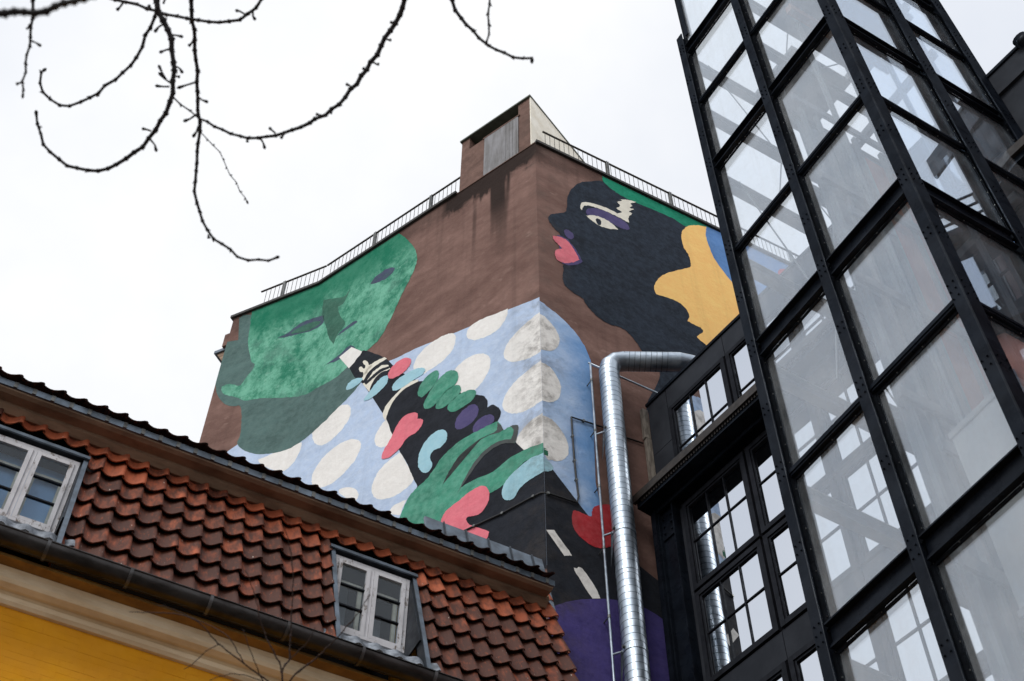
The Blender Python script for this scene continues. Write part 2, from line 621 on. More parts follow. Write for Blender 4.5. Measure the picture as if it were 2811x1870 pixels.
M['asphalt'] = plain("court_paving", C(122, 119, 113), C(104, 101, 96), .8, .9, 0, .4, 30, .01)


def tile_mat():
    t = NT("fired_clay_tile")
    oi = t.n("ObjectInfo")
    sepc = t.n("SeparateColor")
    t.l(oi.outputs['Color'], sepc.inputs[0])
    wthr_shade = sepc.outputs[0]                      # how weathered this tile is; its top range paints shade
    rnd = oi.outputs['Random']
    c = t.mix(rnd, C(146, 72, 44), C(184, 98, 64))
    v = t.n("VectorMath", operation='ADD')
    t.l(t.obj(), v.inputs[0])
    cm = t.n("CombineXYZ")
    t.l(t.math('MULTIPLY', rnd, 37.), cm.inputs[0])
    t.l(cm.outputs[0], v.inputs[1])
    n1 = t.noise(2.6, 5, .6, vec=v.outputs[0])
    dirt = t.math('ADD', n1, t.math('MULTIPLY', t.math('SUBTRACT', wthr_shade, .5), .55))
    c = t.mix(t.math('MULTIPLY', t.ramp(dirt, .28, .72), .92), c, C(58, 35, 28))
    c = t.mix(t.ramp(wthr_shade, 1.1, 1.6), c, C(34, 27, 25))  # near-black mix paints the shaded underside of the upper row
    c = t.mix(t.math('MULTIPLY', t.ramp(t.noise(9, 5, .6, vec=v.outputs[0]), .56, .68), .5), c, C(150, 74, 40))
    lich = t.ramp(t.noise(13, 3, .5, vec=v.outputs[0], stretch=(1, .6, 1)), .71, .76)
    c = t.mix(t.math('MULTIPLY', lich, .75), c, C(206, 190, 176))
    return t.pbr(c, .72, 0, t.bump(t.noise(40, 5, .65), .3, .004), .35)


M['tile'] = tile_mat()

# ------------------------------------------------------------------ ground
g = MB().add([(-150, -150, 0), (150, -150, 0), (150, 150, 0), (-150, 150, 0)], [(0, 1, 2, 3)]).build("ground", M['asphalt'])
g['kind'] = 'structure'

# ------------------------------------------------------------------ mural building
cbase = Vector((CORNER.x, CORNER.y, 0))
mural = thing("mural_building", "tall brown stucco building painted with a giant colourful figure mural", "building", cbase)
uc = CORNER.dot(ML.u)
uk = KINK.dot(ML.u)
u2k = KINK.dot(ML2.u)
u2e = u2k + 2.44
urc = CORNER.dot(MR.u)
pE = ML2.u * u2e + ML2.n * ML2.d
pK = Vector((KINK.x, KINK.y, 0))
pC = Vector((CORNER.x, CORNER.y, 0))
pR = MR.u * (urc + 15) + MR.n * MR.d
back = Vector((.05, 1, 0)).normalized()
foot = [pE, pK, pC, pR, pR + MR.n * 12, pE - ML2.n * 16]
wl = MB()
wl.add([Vector((p.x, p.y, z)) for z in (0, ZTOP + EYE) for p in foot],
       [tuple(range(5, -1, -1)), tuple(range(6, 12))] + [(i, (i + 1) % 6, 6 + (i + 1) % 6, 6 + i) for i in range(6)])
wl.build("wall", M['brown'], mural)


def coping(p, q, nrm, z0, z1, over, thick, mat, name, par):
    d = (q - p).normalized()
    m = MB()
    m.box(lambda a, b, c: p + d * a + nrm * b + UPZ * (c + EYE), 0, (q - p).length, -thick, over, z0, z1)
    return m.build(name, mat, par)


coping(pE - ML2.u * -.06, pK, ML2.n, ZTOP, ZTOP + .09, .07, .25, M['coping'], "coping", mural)
coping(pK, ML.u * (uc + 2.24) + ML.n * ML.d, ML.n, ZTOP + .002, ZTOP + .092, .068, .25, M['coping'], "coping", mural)
coping(ML.u * (uc + 2.24) + ML.n * ML.d, pC, ML.n, ZTOP + .002, ZTOP + .032, .02, .05, M['blockw'], "ledge", mural)
coping(pC, pR, -MR.n, ZTOP + .004, ZTOP + .094, .066, .25, M['coping'], "coping", mural)
# broken eaves at the far left end
m = MB().box(lambda a, b, c: ML2.P(a, b, c), u2e + .01, u2e + .17, ML2.d - .6, ML2.d - .04, ZTOP - 1.0, ZTOP - .52)
m.build("eaves_block", M['brown'], mural)
m = MB().box(lambda a, b, c: ML2.P(a, b, c), u2e - .02, u2e + .42, ML2.d - .7, ML2.d - .10, ZTOP - 1.08, ZTOP - .98)
m.build("eaves_gutter", M['zincold'], mural)
m = MB().prof(lambda a, b, c: ML2.P(b, a, c), [(u2e + .005, ZTOP - 1.09), (u2e + .36, ZTOP - 1.09), (u2e + .005, ZTOP - 1.7)], ML2.d - .65, ML2.d - .15)
m.build("eaves_bracket", M['board'], mural)


# --- painted figures
def clipline(poly, a, b, keep):
    def side(p):
        return ((b[0] - a[0]) * (p[1] - a[1]) - (b[1] - a[1]) * (p[0] - a[0])) * keep
    res = []
    for i in range(len(poly)):
        p, q = poly[i], poly[(i + 1) % len(poly)]
        sa, sb = side(p), side(q)
        if sa >= 0:
            res.append(p)
        if sa * sb < 0:
            t = sa / (sa - sb)
            res.append((p[0] + (q[0] - p[0]) * t, p[1] + (q[1] - p[1]) * t))
    return res


def proj(p):
    fz = p.y * math.cos(PITCH) + p.z * math.sin(PITCH)
    return CX + F * p.x / fz, CY - F * (-p.y * math.sin(PITCH) + p.z * math.cos(PITCH)) / fz


kp0 = proj(KINK)
kp1 = proj(Vector((KINK.x, KINK.y, KINK.z - 8)))
LAY = {'L': 0, 'R': 0}


def fig(name, mat, wall, pts, sheet, lay=None):
    """one painted shape: its outline laid on the wall plane, a few millimetres proud per coat"""
    P = []
    for p in pts:
        t = sheet
        if len(p) > 2 and isinstance(p[2], str):
            t = int(p[2][0])
            p = (p[0], p[1]) + ((1,) if 's' in p[2] else ())
        P.append(tuple(sp(t, p[0], p[1])) + tuple(p[2:]))
    poly = [(x + random.gauss(0, .45), y + random.gauss(0, .45)) for x, y in spline(P, 6, True)]
    LAY[wall] += 1
    e = .002 + .0009 * (LAY[wall] if lay is None else lay)
    parts = []
    if wall == 'L':
        for pl, keep in ((ML, -1), (ML2, 1)):
            c = clipline(poly, kp0, kp1, keep)
            if len(c) > 2:
                parts.append((pl, c))
    else:
        parts.append((MR, poly))
    m = MB()
    for pl, c in parts:
        vs = []
        for q in c:
            u, z = pl.uv(*q)
            z = min(z, ZTOP - .003)
            if pl is ML:
                u = uc - .002 if u < uc + .10 else min(u, uk)
            elif pl is ML2:
                u = min(max(u, u2k), u2e)
            else:
                u = urc - .002 if u < urc + .07 else u
            sgn = 1 if pl is not MR else -1
            vs.append(pl.P(u, pl.d + sgn * e, z))
        cl = [vs[0]]
        for v in vs[1:]:
            if (v - cl[-1]).length > .004:
                cl.append(v)
        if len(cl) > 2:
            m.add(cl, [tuple(range(len(cl)))])
    return m.build(name, mat, mural)


X = 1
# left wall
fig("painted_backdrop", M['blue'], 'L', [(200, 1420, X), (300, 1350, X), (620, 1150, X), (1000, 950, X), (1140, 893, X), (1300, 817), (1500, 738), (1720, 640), (1942, 553, X), (1780, 940, '5s'), (900, 760, '5s'), (0, 400, '5s')], 6)
spots = [
    [(1555, 745), (1575, 705), (1640, 665), (1720, 635), (1780, 610, X), (1775, 650), (1740, 710), (1680, 755), (1610, 780), (1565, 775)],
    [(1262, 945), (1270, 900), (1310, 840), (1370, 790), (1440, 752), (1480, 745), (1495, 770), (1480, 830), (1430, 890), (1370, 935), (1310, 970), (1275, 975)],
    [(1475, 990), (1500, 930), (1560, 880), (1620, 857), (1665, 862), (1685, 890), (1678, 945), (1640, 1010), (1590, 1065), (1540, 1085), (1500, 1100), (1480, 1060)],
    [(1948, 632, X), (1880, 690), (1800, 770), (1765, 830), (1760, 875), (1790, 900), (1840, 898), (1900, 880), (1952, 850, X)],
    [(1952, 898, X), (1890, 950), (1810, 1020), (1760, 1100), (1752, 1150), (1780, 1180), (1830, 1185), (1900, 1160), (1957, 1120, X)],
    [(1958, 1190, X), (1900, 1230), (1840, 1300), (1825, 1350), (1870, 1400), (1966, 1372, X)],
    [(705, 1300), (720, 1260), (790, 1190), (850, 1145), (900, 1135), (918, 1160), (910, 1210), (870, 1270), (810, 1330), (760, 1358), (720, 1345)],
    [(703, 1545), (715, 1500), (770, 1420), (850, 1355), (920, 1325), (965, 1335), (972, 1370), (940, 1440), (880, 1510), (810, 1570), (750, 1590), (712, 1582)],
    [(1050, 1340), (1055, 1300), (1090, 1240), (1115, 1215, X), (1160, 1310, X), (1130, 1350), (1090, 1370), (1060, 1362)],
    [(833, 530, '5'), (835, 490, '5'), (860, 430, '5'), (910, 370, '5'), (965, 330, '5'), (990, 310, '5s'), (1050, 420, '5s'), (1065, 460, '5'), (1020, 510, '5'), (960, 550, '5'), (890, 570, '5'), (850, 560, '5')],
    [(210, 355, '5'), (260, 330, '5'), (350, 290, '5'), (450, 255, '5s'), (440, 300, '5'), (400, 370, '5'), (340, 415, '5'), (250, 390, '5')],
    [(650, 525, '5'), (690, 503, '5'), (740, 510, '5'), (760, 545, '5'), (740, 575, '5'), (690, 560, '5')],
    [(925, 640, '5'), (960, 600, '5'), (1025, 570, '5s'), (1000, 620, '5'), (985, 655, '5'), (940, 650, '5')]]
for s_ in spots:
    fig("painted_spot", M['white'], 'L', s_, 6, 2)
LAY['L'] = 2
fig("painted_hair_shadow", M['shade'], 'L', [(330, 640, X), (308, 660, X), (300, 780, X), (215, 800, X), (160, 940, X), (172, 1000), (185, 1080), (225, 1130), (270, 1143), (305, 1140), (316, 1160), (318, 1220), (310, 1300), (295, 1350), (330, 1385), (400, 1405), (480, 1402), (560, 1385), (650, 1335), (740, 1260), (830, 1170), (920, 1080), (985, 1000, X), (900, 900, X), (380, 640, X)], 6)
fig("painted_face", M['face'], 'L', [(375, 625, X), (365, 700), (355, 800), (372, 900, X), (392, 920), (345, 985), (310, 1030), (270, 1024), (245, 1022), (210, 1040), (220, 1075), (290, 1095), (340, 1112), (420, 1100), (520, 1098), (650, 1085), (740, 1040), (830, 990), (900, 930), (960, 880), (1040, 810), (1085, 760), (1150, 640), (1200, 530), (1270, 390), (1283, 320), (1265, 270), (1220, 220), (1185, 195, X), (900, 360, X), (750, 455, X), (560, 545, X)], 6)
fig("painted_nose", M['nose'], 'L', [(770, 560, X), (840, 550), (885, 540), (918, 498, X), (880, 580), (850, 600), (862, 650), (888, 690), (850, 745), (822, 805, X), (800, 770), (780, 700), (762, 640)], 6)
fig("painted_eyelid", M['lid'], 'L', [(518, 768, X), (580, 735), (640, 690), (700, 665), (772, 643, X), (765, 690), (700, 730), (620, 750), (560, 766)], 6, 5)
fig("painted_iris", M['nose'], 'L', [(590, 742), (650, 705), (720, 680), (755, 682), (700, 722), (630, 742)], 6, 6)
fig("painted_eyelid", M['lid'], 'L', [(1025, 475, X), (1050, 440), (1100, 400), (1140, 383), (1162, 393), (1120, 440), (1060, 468)], 6, 5)
fig("painted_nostril", M['lid'], 'L', [(835, 767, X), (880, 720), (940, 678), (960, 682, X), (900, 722)], 6, 6)
fig("painted_lip", M['lid'], 'L', [(780, 917, X), (850, 866), (910, 812), (947, 820, X), (870, 882)], 6, 5)
LAY['L'] = 6
fig("painted_bottle", M['black'], 'L', [(910, 935, X), (940, 900), (965, 860), (990, 838), (1050, 855), (1115, 882, X), (1150, 920, X), (1205, 965, X), (1290, 1008, X), (1345, 1010), (1400, 1025, X), (1560, 1085, X), (1605, 1083), (1650, 1090), (1670, 1120), (1668, 1152, X), (1700, 1138), (1735, 1160), (1742, 1190), (1722, 1232, X), (1760, 1280, X), (1830, 1350, X), (1875, 1393, X), (1968, 1430, X), (1783, 960, '5s'), (1200, 840, '5s'), (985, 690, '5s'), (1085, 500, '5s'), (1060, 450, '5'), (1030, 380, '5'), (985, 300, '5'), (945, 210, '5'), (910, 120, '5'), (895, 100, '5s'), (840, 15, '5s'), (985, 1020, X), (940, 985, X)], 6)
fig("painted_bottle_tip", M['white'], 'L', [(855, 875, X), (925, 820, X), (982, 845, X), (945, 895), (908, 938, X)], 6)
fig("painted_band", M['cream'], 'L', [(1105, 876, X), (1117, 884, X), (1060, 920), (1015, 960), (990, 1005, X), (976, 998, X), (1005, 945), (1050, 902)], 6, 9)
fig("painted_band", M['cream'], 'L', [(1090, 920, X), (1125, 918, X), (1137, 940, X), (1080, 965), (1040, 1012), (1020, 1066, X), (984, 1024, X), (1012, 1000), (1045, 955)], 6, 9)
fig("painted_band_line", M['black'], 'L', [(1130, 925, X), (1136, 934, X), (1080, 962), (1035, 1000), (1002, 1028, X), (993, 1015, X), (1030, 985), (1075, 945)], 6, 10)
fig("painted_emblem", M['cream'], 'L', [(965, 935), (978, 928), (992, 940), (1000, 925), (985, 905), (992, 893), (1010, 900), (1020, 918), (1030, 915), (1034, 930), (1015, 945), (1008, 965), (990, 972), (985, 958), (970, 955)], 6, 9)
fig("painted_shoulder_line", M['cream'], 'L', [(1290, 998, X), (1230, 1018), (1165, 1080), (1115, 1140), (1094, 1192), (1110, 1228, X), (1120, 1190), (1150, 1122), (1210, 1055), (1290, 1010, X)], 6, 9)
for s_ in ([(895, 1055), (905, 1020), (950, 992), (985, 995), (960, 1025), (920, 1050)],
           [(1148, 1050), (1155, 1020), (1210, 975), (1280, 940), (1325, 938), (1315, 970), (1260, 1005), (1200, 1045), (1160, 1060)],
           [(990, 1110), (1020, 1070), (1060, 1015), (1100, 980), (1125, 985), (1110, 1030), (1060, 1080), (1010, 1112)]):
    fig("painted_drop", M['aqua'], 'L', s_, 6, 11)
fig("painted_oval", M['pink'], 'L', [(1125, 985), (1130, 955), (1165, 910), (1210, 882), (1245, 883), (1250, 905), (1225, 945), (1180, 980), (1140, 995)], 6, 12)
for s_ in ([(1287, 1075), (1300, 1030), (1340, 980), (1385, 950), (1403, 962), (1395, 1000), (1360, 1050), (1320, 1090), (1298, 1095)],
           [(1320, 1150), (1330, 1110), (1370, 1040), (1420, 980), (1465, 950), (1500, 955), (1510, 985), (1490, 1030), (1440, 1070), (1390, 1130), (1345, 1160)],
           [(1385, 1150), (1400, 1115), (1440, 1060), (1490, 1032), (1520, 1035), (1522, 1065), (1490, 1105), (1440, 1145), (1400, 1162)],
           [(1452, 1165), (1460, 1130), (1500, 1090), (1560, 1060), (1600, 1058), (1605, 1085), (1580, 1120), (1530, 1155), (1480, 1178)]):
    fig("painted_fingertip", M['green'], 'L', s_, 6, 11)
for s_ in ([(1492, 1255), (1500, 1215), (1540, 1165), (1590, 1135), (1618, 1150), (1618, 1185), (1590, 1230), (1540, 1265), (1505, 1272)],
           [(1590, 1285), (1595, 1250), (1640, 1205), (1690, 1192), (1708, 1215), (1690, 1245), (1640, 1270), (1605, 1290)]):
    fig("painted_oval", M['violet'], 'L', s_, 6, 10)
fig("painted_hand", M['green'], 'L', [(980, 690, X), (1020, 590), (1060, 530), (1130, 465), (1180, 400), (1220, 340), (1300, 265), (1400, 205), (1490, 160), (1525, 145), (1545, 165), (1552, 195, X), (1590, 175), (1622, 165), (1636, 180), (1635, 210), (1620, 265, X), (1560, 262), (1500, 285), (1430, 340), (1380, 420), (1322, 508, X), (1400, 462), (1500, 420), (1600, 340), (1700, 290), (1765, 268, X), (1767, 330, X), (1680, 362), (1620, 420), (1560, 490), (1500, 530), (1460, 545, X), (1340, 560), (1280, 640), (1230, 690), (1190, 760, X)], 5, 12)
fig("painted_crease", M['crease'], 'L', [(1522, 148, X), (1548, 170), (1546, 200), (1440, 235), (1340, 310), (1270, 400), (1222, 492, X), (1258, 420), (1318, 330), (1420, 250), (1512, 200), (1524, 170)], 5, 13)
fig("painted_crease", M['crease'], 'L', [(1592, 170, X), (1637, 166), (1636, 210), (1620, 264, X), (1560, 266), (1490, 300), (1420, 370), (1305, 535, X), (1395, 372), (1478, 285), (1550, 248), (1598, 240), (1612, 205), (1610, 186)], 5, 13)
fig("painted_drop", M['aqua'], 'L', [(1766, 328, X), (1710, 345), (1640, 400), (1580, 460), (1550, 520), (1555, 565), (1580, 578), (1615, 565), (1650, 510), (1710, 460), (1771, 425, X)], 5, 14)
fig("painted_bean", M['aqua'], 'L', [(1290, 1470), (1295, 1410), (1330, 1340), (1380, 1290), (1420, 1275), (1447, 1290), (1445, 1335), (1415, 1370), (1370, 1395), (1355, 1430), (1367, 1465), (1350, 1505), (1320, 1512), (1300, 1495)], 6, 14)
fig("painted_tongue", M['pink'], 'L', [(1088, 1430), (1100, 1390), (1140, 1320), (1180, 1240), (1215, 1200), (1255, 1183), (1285, 1185), (1288, 1214, X), (1315, 1220), (1310, 1250), (1280, 1290), (1230, 1320), (1190, 1375), (1140, 1420), (1105, 1435)], 6, 14)
fig("painted_bent_shape", M['pink'], 'L', [(1215, 690), (1240, 640), (1300, 590), (1360, 540), (1420, 503), (1455, 500), (1478, 530), (1475, 585), (1440, 640), (1400, 662), (1360, 670), (1355, 690), (1380, 715), (1470, 745), (1475, 765), (1455, 815, X), (1330, 780, X), (1210, 750, X)], 5, 14)

# right wall
LAY['R'] = 0
fig("painted_backdrop", M['bluewash'], 'R', [(1945, 553, X), (2000, 600), (2080, 665), (2150, 740), (2210, 830), (2237, 905, X), (2262, 1568, X), (2085, 600, '5s'), (2060, 650, '5s'), (2005, 680, '5s'), (1775, 420, '5s')], 6)
fig("painted_bottle", M['black'], 'R', [(1760, 395, X), (1825, 405, X), (2005, 642, X), (2150, 820, X), (2300, 935, X), (2420, 1030, X), (2480, 1500, X), (1780, 1500, X)], 5)
fig("painted_drum", M['violetd'], 'R', [(1790, 1180, X), (1850, 1150), (1950, 1125), (2050, 1118), (2170, 1125), (2320, 1165), (2440, 1235, X), (2520, 2300, X), (1850, 2300, X)], 5)
for s_ in ([(1946, 632, X), (1990, 660), (2040, 720), (2062, 770), (2055, 815), (2020, 840), (1950, 838, X)],
           [(1950, 898, X), (2010, 930), (2050, 985), (2070, 1040), (2060, 1100), (2020, 1122), (1954, 1120, X)],
           [(1956, 1190, X), (2020, 1220), (2080, 1290), (2110, 1360), (2105, 1420), (2060, 1447), (2000, 1440, X), (1960, 1400, X)]):
    fig("painted_spot", M['white'], 'R', s_, 6, 4)
LAY['R'] = 4
fig("painted_fingertip", M['greend'], 'R', [(1960, 1351, X), (1990, 1375), (2000, 1400), (1998, 1422, X), (1960, 1410, X)], 6)
fig("painted_drop", M['aqua'], 'R', [(1960, 1406, X), (2010, 1455), (2027, 1490), (1985, 1510), (1962, 1516, X)], 6)
fig("painted_heart", M['red'], 'R', [(1940, 632), (1930, 680), (1945, 740), (2000, 800), (2060, 835), (2110, 838), (2180, 820, X), (2190, 640, X), (2140, 604), (2080, 604), (2045, 622), (2038, 668, X), (1995, 652)], 5)
fig("painted_dash", M['white'], 'R', [(1793, 742, X), (1830, 741, X), (1922, 868), (1915, 880), (1888, 882, X)], 5, 6)
fig("painted_dash", M['white'], 'R', [(1944, 962), (1955, 950), (1985, 952), (2060, 1060), (2085, 1118, X), (2040, 1118, X)], 5, 6)
LAY['R'] = 6
fig("painted_head", M['navy'], 'R', [(1100, 600), (1040, 598), (980, 605), (930, 640), (907, 690), (905, 735), (895, 765), (850, 773), (815, 780), (803, 800), (812, 825), (840, 860), (864, 882), (866, 900, X), (905, 1040, X), (883, 1060), (886, 1085), (880, 1130), (895, 1170), (940, 1210), (990, 1240), (1010, 1275), (1060, 1330), (1130, 1380), (1200, 1400), (1250, 1440), (1290, 1490), (1330, 1550), (320, 905, '2'), (347, 960, '2'), (335, 1020, '2'), (285, 1110, '2s'), (270, 1180, '2s'), (900, 1300, '2s'), (1000, 900, '2s'), (600, 180, '2s'), (1700, 880, X), (1300, 660, X)], 7)
fig("painted_hair", M['hair'], 'R', [(1098, 570, X), (1690, 840, X), (1690, 870, X), (1640, 850), (1560, 846), (1480, 800), (1380, 755), (1280, 715), (1200, 675), (1150, 640), (1105, 600)], 7)
fig("painted_collar", M['orange'], 'R', [(1670, 850, X), (1620, 840), (1570, 845), (1540, 870), (1533, 905), (1545, 960), (1570, 1000), (1583, 1040), (1580, 1070), (1540, 1080), (1450, 1105), (1400, 1140), (1383, 1185), (1400, 1220), (1450, 1235), (1520, 1265), (1565, 1310), (1575, 1345), (1567, 1365), (1600, 1385), (1640, 1405), (1652, 1425), (1625, 1445), (1622, 1460), (1680, 1505, X), (1760, 1700, X), (2050, 1600, X), (2000, 1250, X), (1830, 1140, X), (1760, 900, X)], 7)
fig("painted_scarf", M['blue2'], 'R', [(1670, 846, X), (1760, 880, X), (2300, 1150, X), (2300, 1500, X), (2000, 1320, X), (1860, 1210), (1800, 1140), (1730, 1050), (1690, 970), (1667, 900)], 7)
LAY['R'] = 11
fig("painted_brow", M['cream'], 'R', [(976, 748, X), (988, 715), (1040, 718), (1120, 745), (1180, 775), (1225, 800), (1245, 824, X), (1200, 802), (1130, 768), (1060, 742), (1003, 732), (986, 757, X)], 7, 12)
fig("painted_lashes", M['cream'], 'R', [(1178, 712, X), (1205, 705), (1190, 697, X), (1240, 702), (1285, 713, X), (1255, 722), (1263, 735, X), (1250, 745), (1272, 752, X), (1245, 765), (1262, 775, X), (1242, 800), (1245, 826, X), (1200, 802), (1182, 775, X), (1205, 768), (1172, 745, X), (1195, 735)], 7, 13)
fig("painted_eyelid", M['violet'], 'R', [(1010, 760), (1030, 747), (1080, 750), (1150, 780), (1220, 820), (1245, 850), (1240, 866), (1200, 855), (1130, 820), (1060, 790), (1015, 780)], 7, 12)
fig("painted_eye", M['cream'], 'R', [(1011, 788, X), (1050, 785), (1100, 800), (1150, 830), (1185, 864, X), (1140, 860), (1090, 845), (1040, 815)], 7, 13)
fig("painted_pupil", M['navy'], 'R', [(1062, 808), (1076, 804), (1092, 818), (1088, 838), (1072, 834)], 7, 14)
fig("painted_nostril", M['violet'], 'R', [(888, 870), (910, 865), (935, 885), (941, 908), (925, 916), (900, 902)], 7, 12)
fig("painted_lip_line", M['violet'], 'R', [(850, 892, X), (900, 912), (950, 970), (989, 1040, X), (970, 1052), (920, 1061), (878, 1050, X)], 7, 12)
fig("painted_lips", M['pink'], 'R', [(825, 898, X), (865, 904), (908, 928), (948, 982), (973, 1030, X), (930, 1045), (890, 1047), (855, 1032), (838, 1002), (845, 975), (880, 968, X), (850, 940), (832, 920)], 7, 13)
fig("painted_beauty_spot", M['red'], 'R', [(1040, 400, '2'), (1010, 395, '2'), (995, 415, '2'), (1010, 430, '2'), (1035, 425, '2')], 2, 13)

# --- rooftop block over the corner
pent = bpy.data.objects.new("rooftop_block", None)
COL.objects.link(pent)
pent.parent = mural


def PF(u, d, z):                                # d grows away from the camera, behind the left wall plane
    return ML.u * u + ML.n * (ML.d - d) + UPZ * (z + EYE)


ua, ub, zt = uc + .12, uc + 2.2, ZTOP + 2.46
z0 = ZTOP - .3
MB().box(PF, ua + .36, ub, .02, .30, z0, zt - .55).box(PF, ub - .24, ub, .02, .30, zt - .548, zt).box(PF, ua, ua + .358, .02, .30, z0, zt).build("block_wall", M['blockw'], pent)
MB().box(PF, ua + .02, ub, .32, 3.6, z0, zt - .01).build("block_back", M['dark'], pent)
MB().box(PF, ua - .012, ua + .012, .012, 3.62, z0, zt - .004).build("side_wall", M['creamwall'], pent, bevel=0)
MB().box(PF, ua - .03, ub + .03, -.035, 3.7, zt, zt + .055).build("cap", M['capg'], pent)
MB().box(PF, ua + .352, ua + 1.36, -.005, .016, z0 + .32, zt - .60).build("metal_panel", M['louver'], pent)
for k in range(4):
    a = ua + .41 + k * .10
    MB().box(PF, a, a + .02, -.014, -.006, z0 + .33, zt - .62).build("panel_rib", M['louver'], pent)
MB().box(PF, ua + .30, ua + 1.40, -.012, .014, zt - .60, zt - .552).build("panel_lintel", M['blockw'], pent)

# --- roof railing
rail = bpy.data.objects.new("roof_railing", None)
COL.objects.link(rail)
rail.parent = mural
zr0, zr1 = ZTOP + .09, ZTOP + 1.02


def railing(a, b, nrm, first, step):
    d = (b - a).normalized()
    L = (b - a).length
    fn = lambda s_, o_, z_: a + d * s_ - nrm * o_ + UPZ * (z_ + EYE)
    MB().box(fn, 0, L, .10, .14, zr1 - .03, zr1).build("top_rail", M['rail'], rail)
    MB().box(fn, 0, L, .105, .135, zr0 + .05, zr0 + .07).build("bottom_rail", M['rail'], rail)
    s_ = first
    while s_ < L + .01:
        MB().box(fn, s_ - .035, s_ - .008, .09, .16, zr0 - .08, zr1 + .02).box(fn, s_ + .008, s_ + .035, .09, .16, zr0 - .08, zr1 + .02).build("post", M['postg'], rail)
        s_ += step
    k = int(L / .127)
    for i in range(k):
        s_ = (i + .5) * .127
        MB().box(fn, s_ - .0045, s_ + .0045, .115, .125, zr0 + .07, zr1 - .03).build("baluster", M['rail'], rail)


railing(pC + MR.u * .28, pR - MR.u * 3.5, -MR.n, 1.75, 1.76)
pP = ML.u * (ub + .02) + ML.n * ML.d
railing(pP, pK, ML.n, .95, 1.76)
railing(pK, pE - ML2.u * .55, ML2.n, 1.2, 1.76)

# ------------------------------------------------------------------ yellow house
th = R(18.7)
Sv = UPZ * math.cos(th) + HO.n * math.sin(th)       # up the tiled slope
Mv = HO.n * math.cos(th) - UPZ * math.sin(th)
Dt = math.cos(th) * 10.75 - math.sin(th) * 9.5


def SF(u, s, h):                                     # on the mansard slope, h outwards
    p = HO.u * u + Sv * s + Mv * (Dt - h)
    return W(p)


def qtile(z, h=0.):                                  # distance of the slope at height z
    return (Dt - h + math.sin(th) * z) / math.cos(th)


house = thing("yellow_house", "old yellow house with steep red pantile mansard roof and dark gutter", "house", Vector(HF(2, 12.4, -EYE)))
UL, UR_ = -7.0, 6.58
bodysec = [(11.0035, -EYE), (14.0, -EYE), (14.0, 12.2), (12.75, 13.0), (11.72, 12.2), (12.12, 12.0), (12.12, 9.31), (11.0035, 9.31)]
MB().prof(HF, bodysec, UL, UR_).build("wall", M['ochre'], house)
# painted brick courses
bk = MB()
zc = 9.06
row = 0
while zc > 7.3:
    u = -2.2 - (row % 2) * .12
    while u < 4.6:
        e = random.uniform(-.0015, .0015)
        bk.box(HF, u + .0015, u + .2385, 11.0 + e, 11.03, zc - .0745, zc - .0005)
        u += .24
    zc -= .0755
    row += 1
bk.build("brick", M['ochre'], house)['kind'] = 'stuff'
# eaves mouldings, each swept along the front
MB().prof(HF, [(11.04, 9.00), (10.96, 9.00), (10.93, 9.03), (10.93, 9.085), (10.90, 9.10), (11.04, 9.10)], UL, UR_).build("lower_moulding", M['trim'], house)
MB().prof(HF, [(11.04, 9.103), (10.86, 9.103), (10.80, 9.125), (10.775, 9.16), (10.77, 9.225), (10.745, 9.262), (11.04, 9.262)], UL, UR_).build("fascia_moulding", M['trim'], house)
MB().prof(HF, [(11.0, 9.265), (10.62, 9.265), (10.62, 9.30), (11.0, 9.30)], UL, UR_).build("soffit", M['soffit'], house)
# mansard deck
DORM = ((-.58, .53), (3.505, 4.60))
mm = MB()
for a, b in ((UL, DORM[0][0]), (DORM[0][1], DORM[1][0]), (DORM[1][1], UR_)):
    mm.prof(SF, [(12.5, -.03), (14.84, -.03), (14.84, -.10), (12.5, -.10)], a, b)
mm.prof(SF, [(14.841, -.03), (15.5, -.03), (15.5, -.10), (14.841, -.10)], UL, UR_)
mans = mm.build("mansard_roof", M['dark'], house)
# cornice at the top of the slope
MB().prof(HF, [(11.72, 12.09), (11.53, 12.05), (11.45, 12.105), (11.435, 12.15), (11.72, 12.15)], UL, 6.53).build("cornice_board", M['board'], house)
MB().prof(HF, [(11.72, 12.152), (11.43, 12.152), (11.425, 12.172), (11.72, 12.172)], UL, 6.52).build("cornice_fillet", M['trim'], house)
MB().prof(HF, [(11.72, 12.175), (11.40, 12.130), (11.30, 12.118), (11.245, 12.135), (11.235, 12.155), (11.235, 12.20), (11.72, 12.20)], UL, 6.48).build("cornice_crown", M['board'], house)
MB().prof(HF, [(11.26, 12.15), (11.212, 12.15), (11.205, 12.235), (11.26, 12.235)], UL, 6.49).build("zinc_edge", M['zincold'], house)
for k in range(40):
    a = -1.6 + k * .215
    if a < 6.42:
        MB().box(HF, a, a + .045, 11.199, 11.206, 12.152, 12.237).build("zinc_clip", M['postg'], house)
upper = MB().prof(HF, [(11.25, 12.212), (12.75, 13.02), (14.0, 12.22)], UL, 6.47).build("upper_roof", M['dark'], house)
# sheet metal upstand at the house end
MB().prof(HF, [(12.05, 12.6), (12.10, 12.6), (12.45, 13.87), (12.40, 13.87)], 5.12, 6.98).build("metal_upstand", M['zincold'], house)
for a in (5.4, 5.75, 6.1, 6.45, 6.8):
    MB().prof(HF, [(12.03, 12.6), (12.05, 12.6), (12.40, 13.88), (12.38, 13.88)], a, a + .018).build("standing_seam", M['lead'], house)

# --- pantiles
prof = [(-.03, .050), (.07, .034), (.20, .012), (.36, 0), (.54, .006), (.72, .032), (.88, .064), (1.01, .074), (1.08, .054)]
TLn, TTh = .47, .015


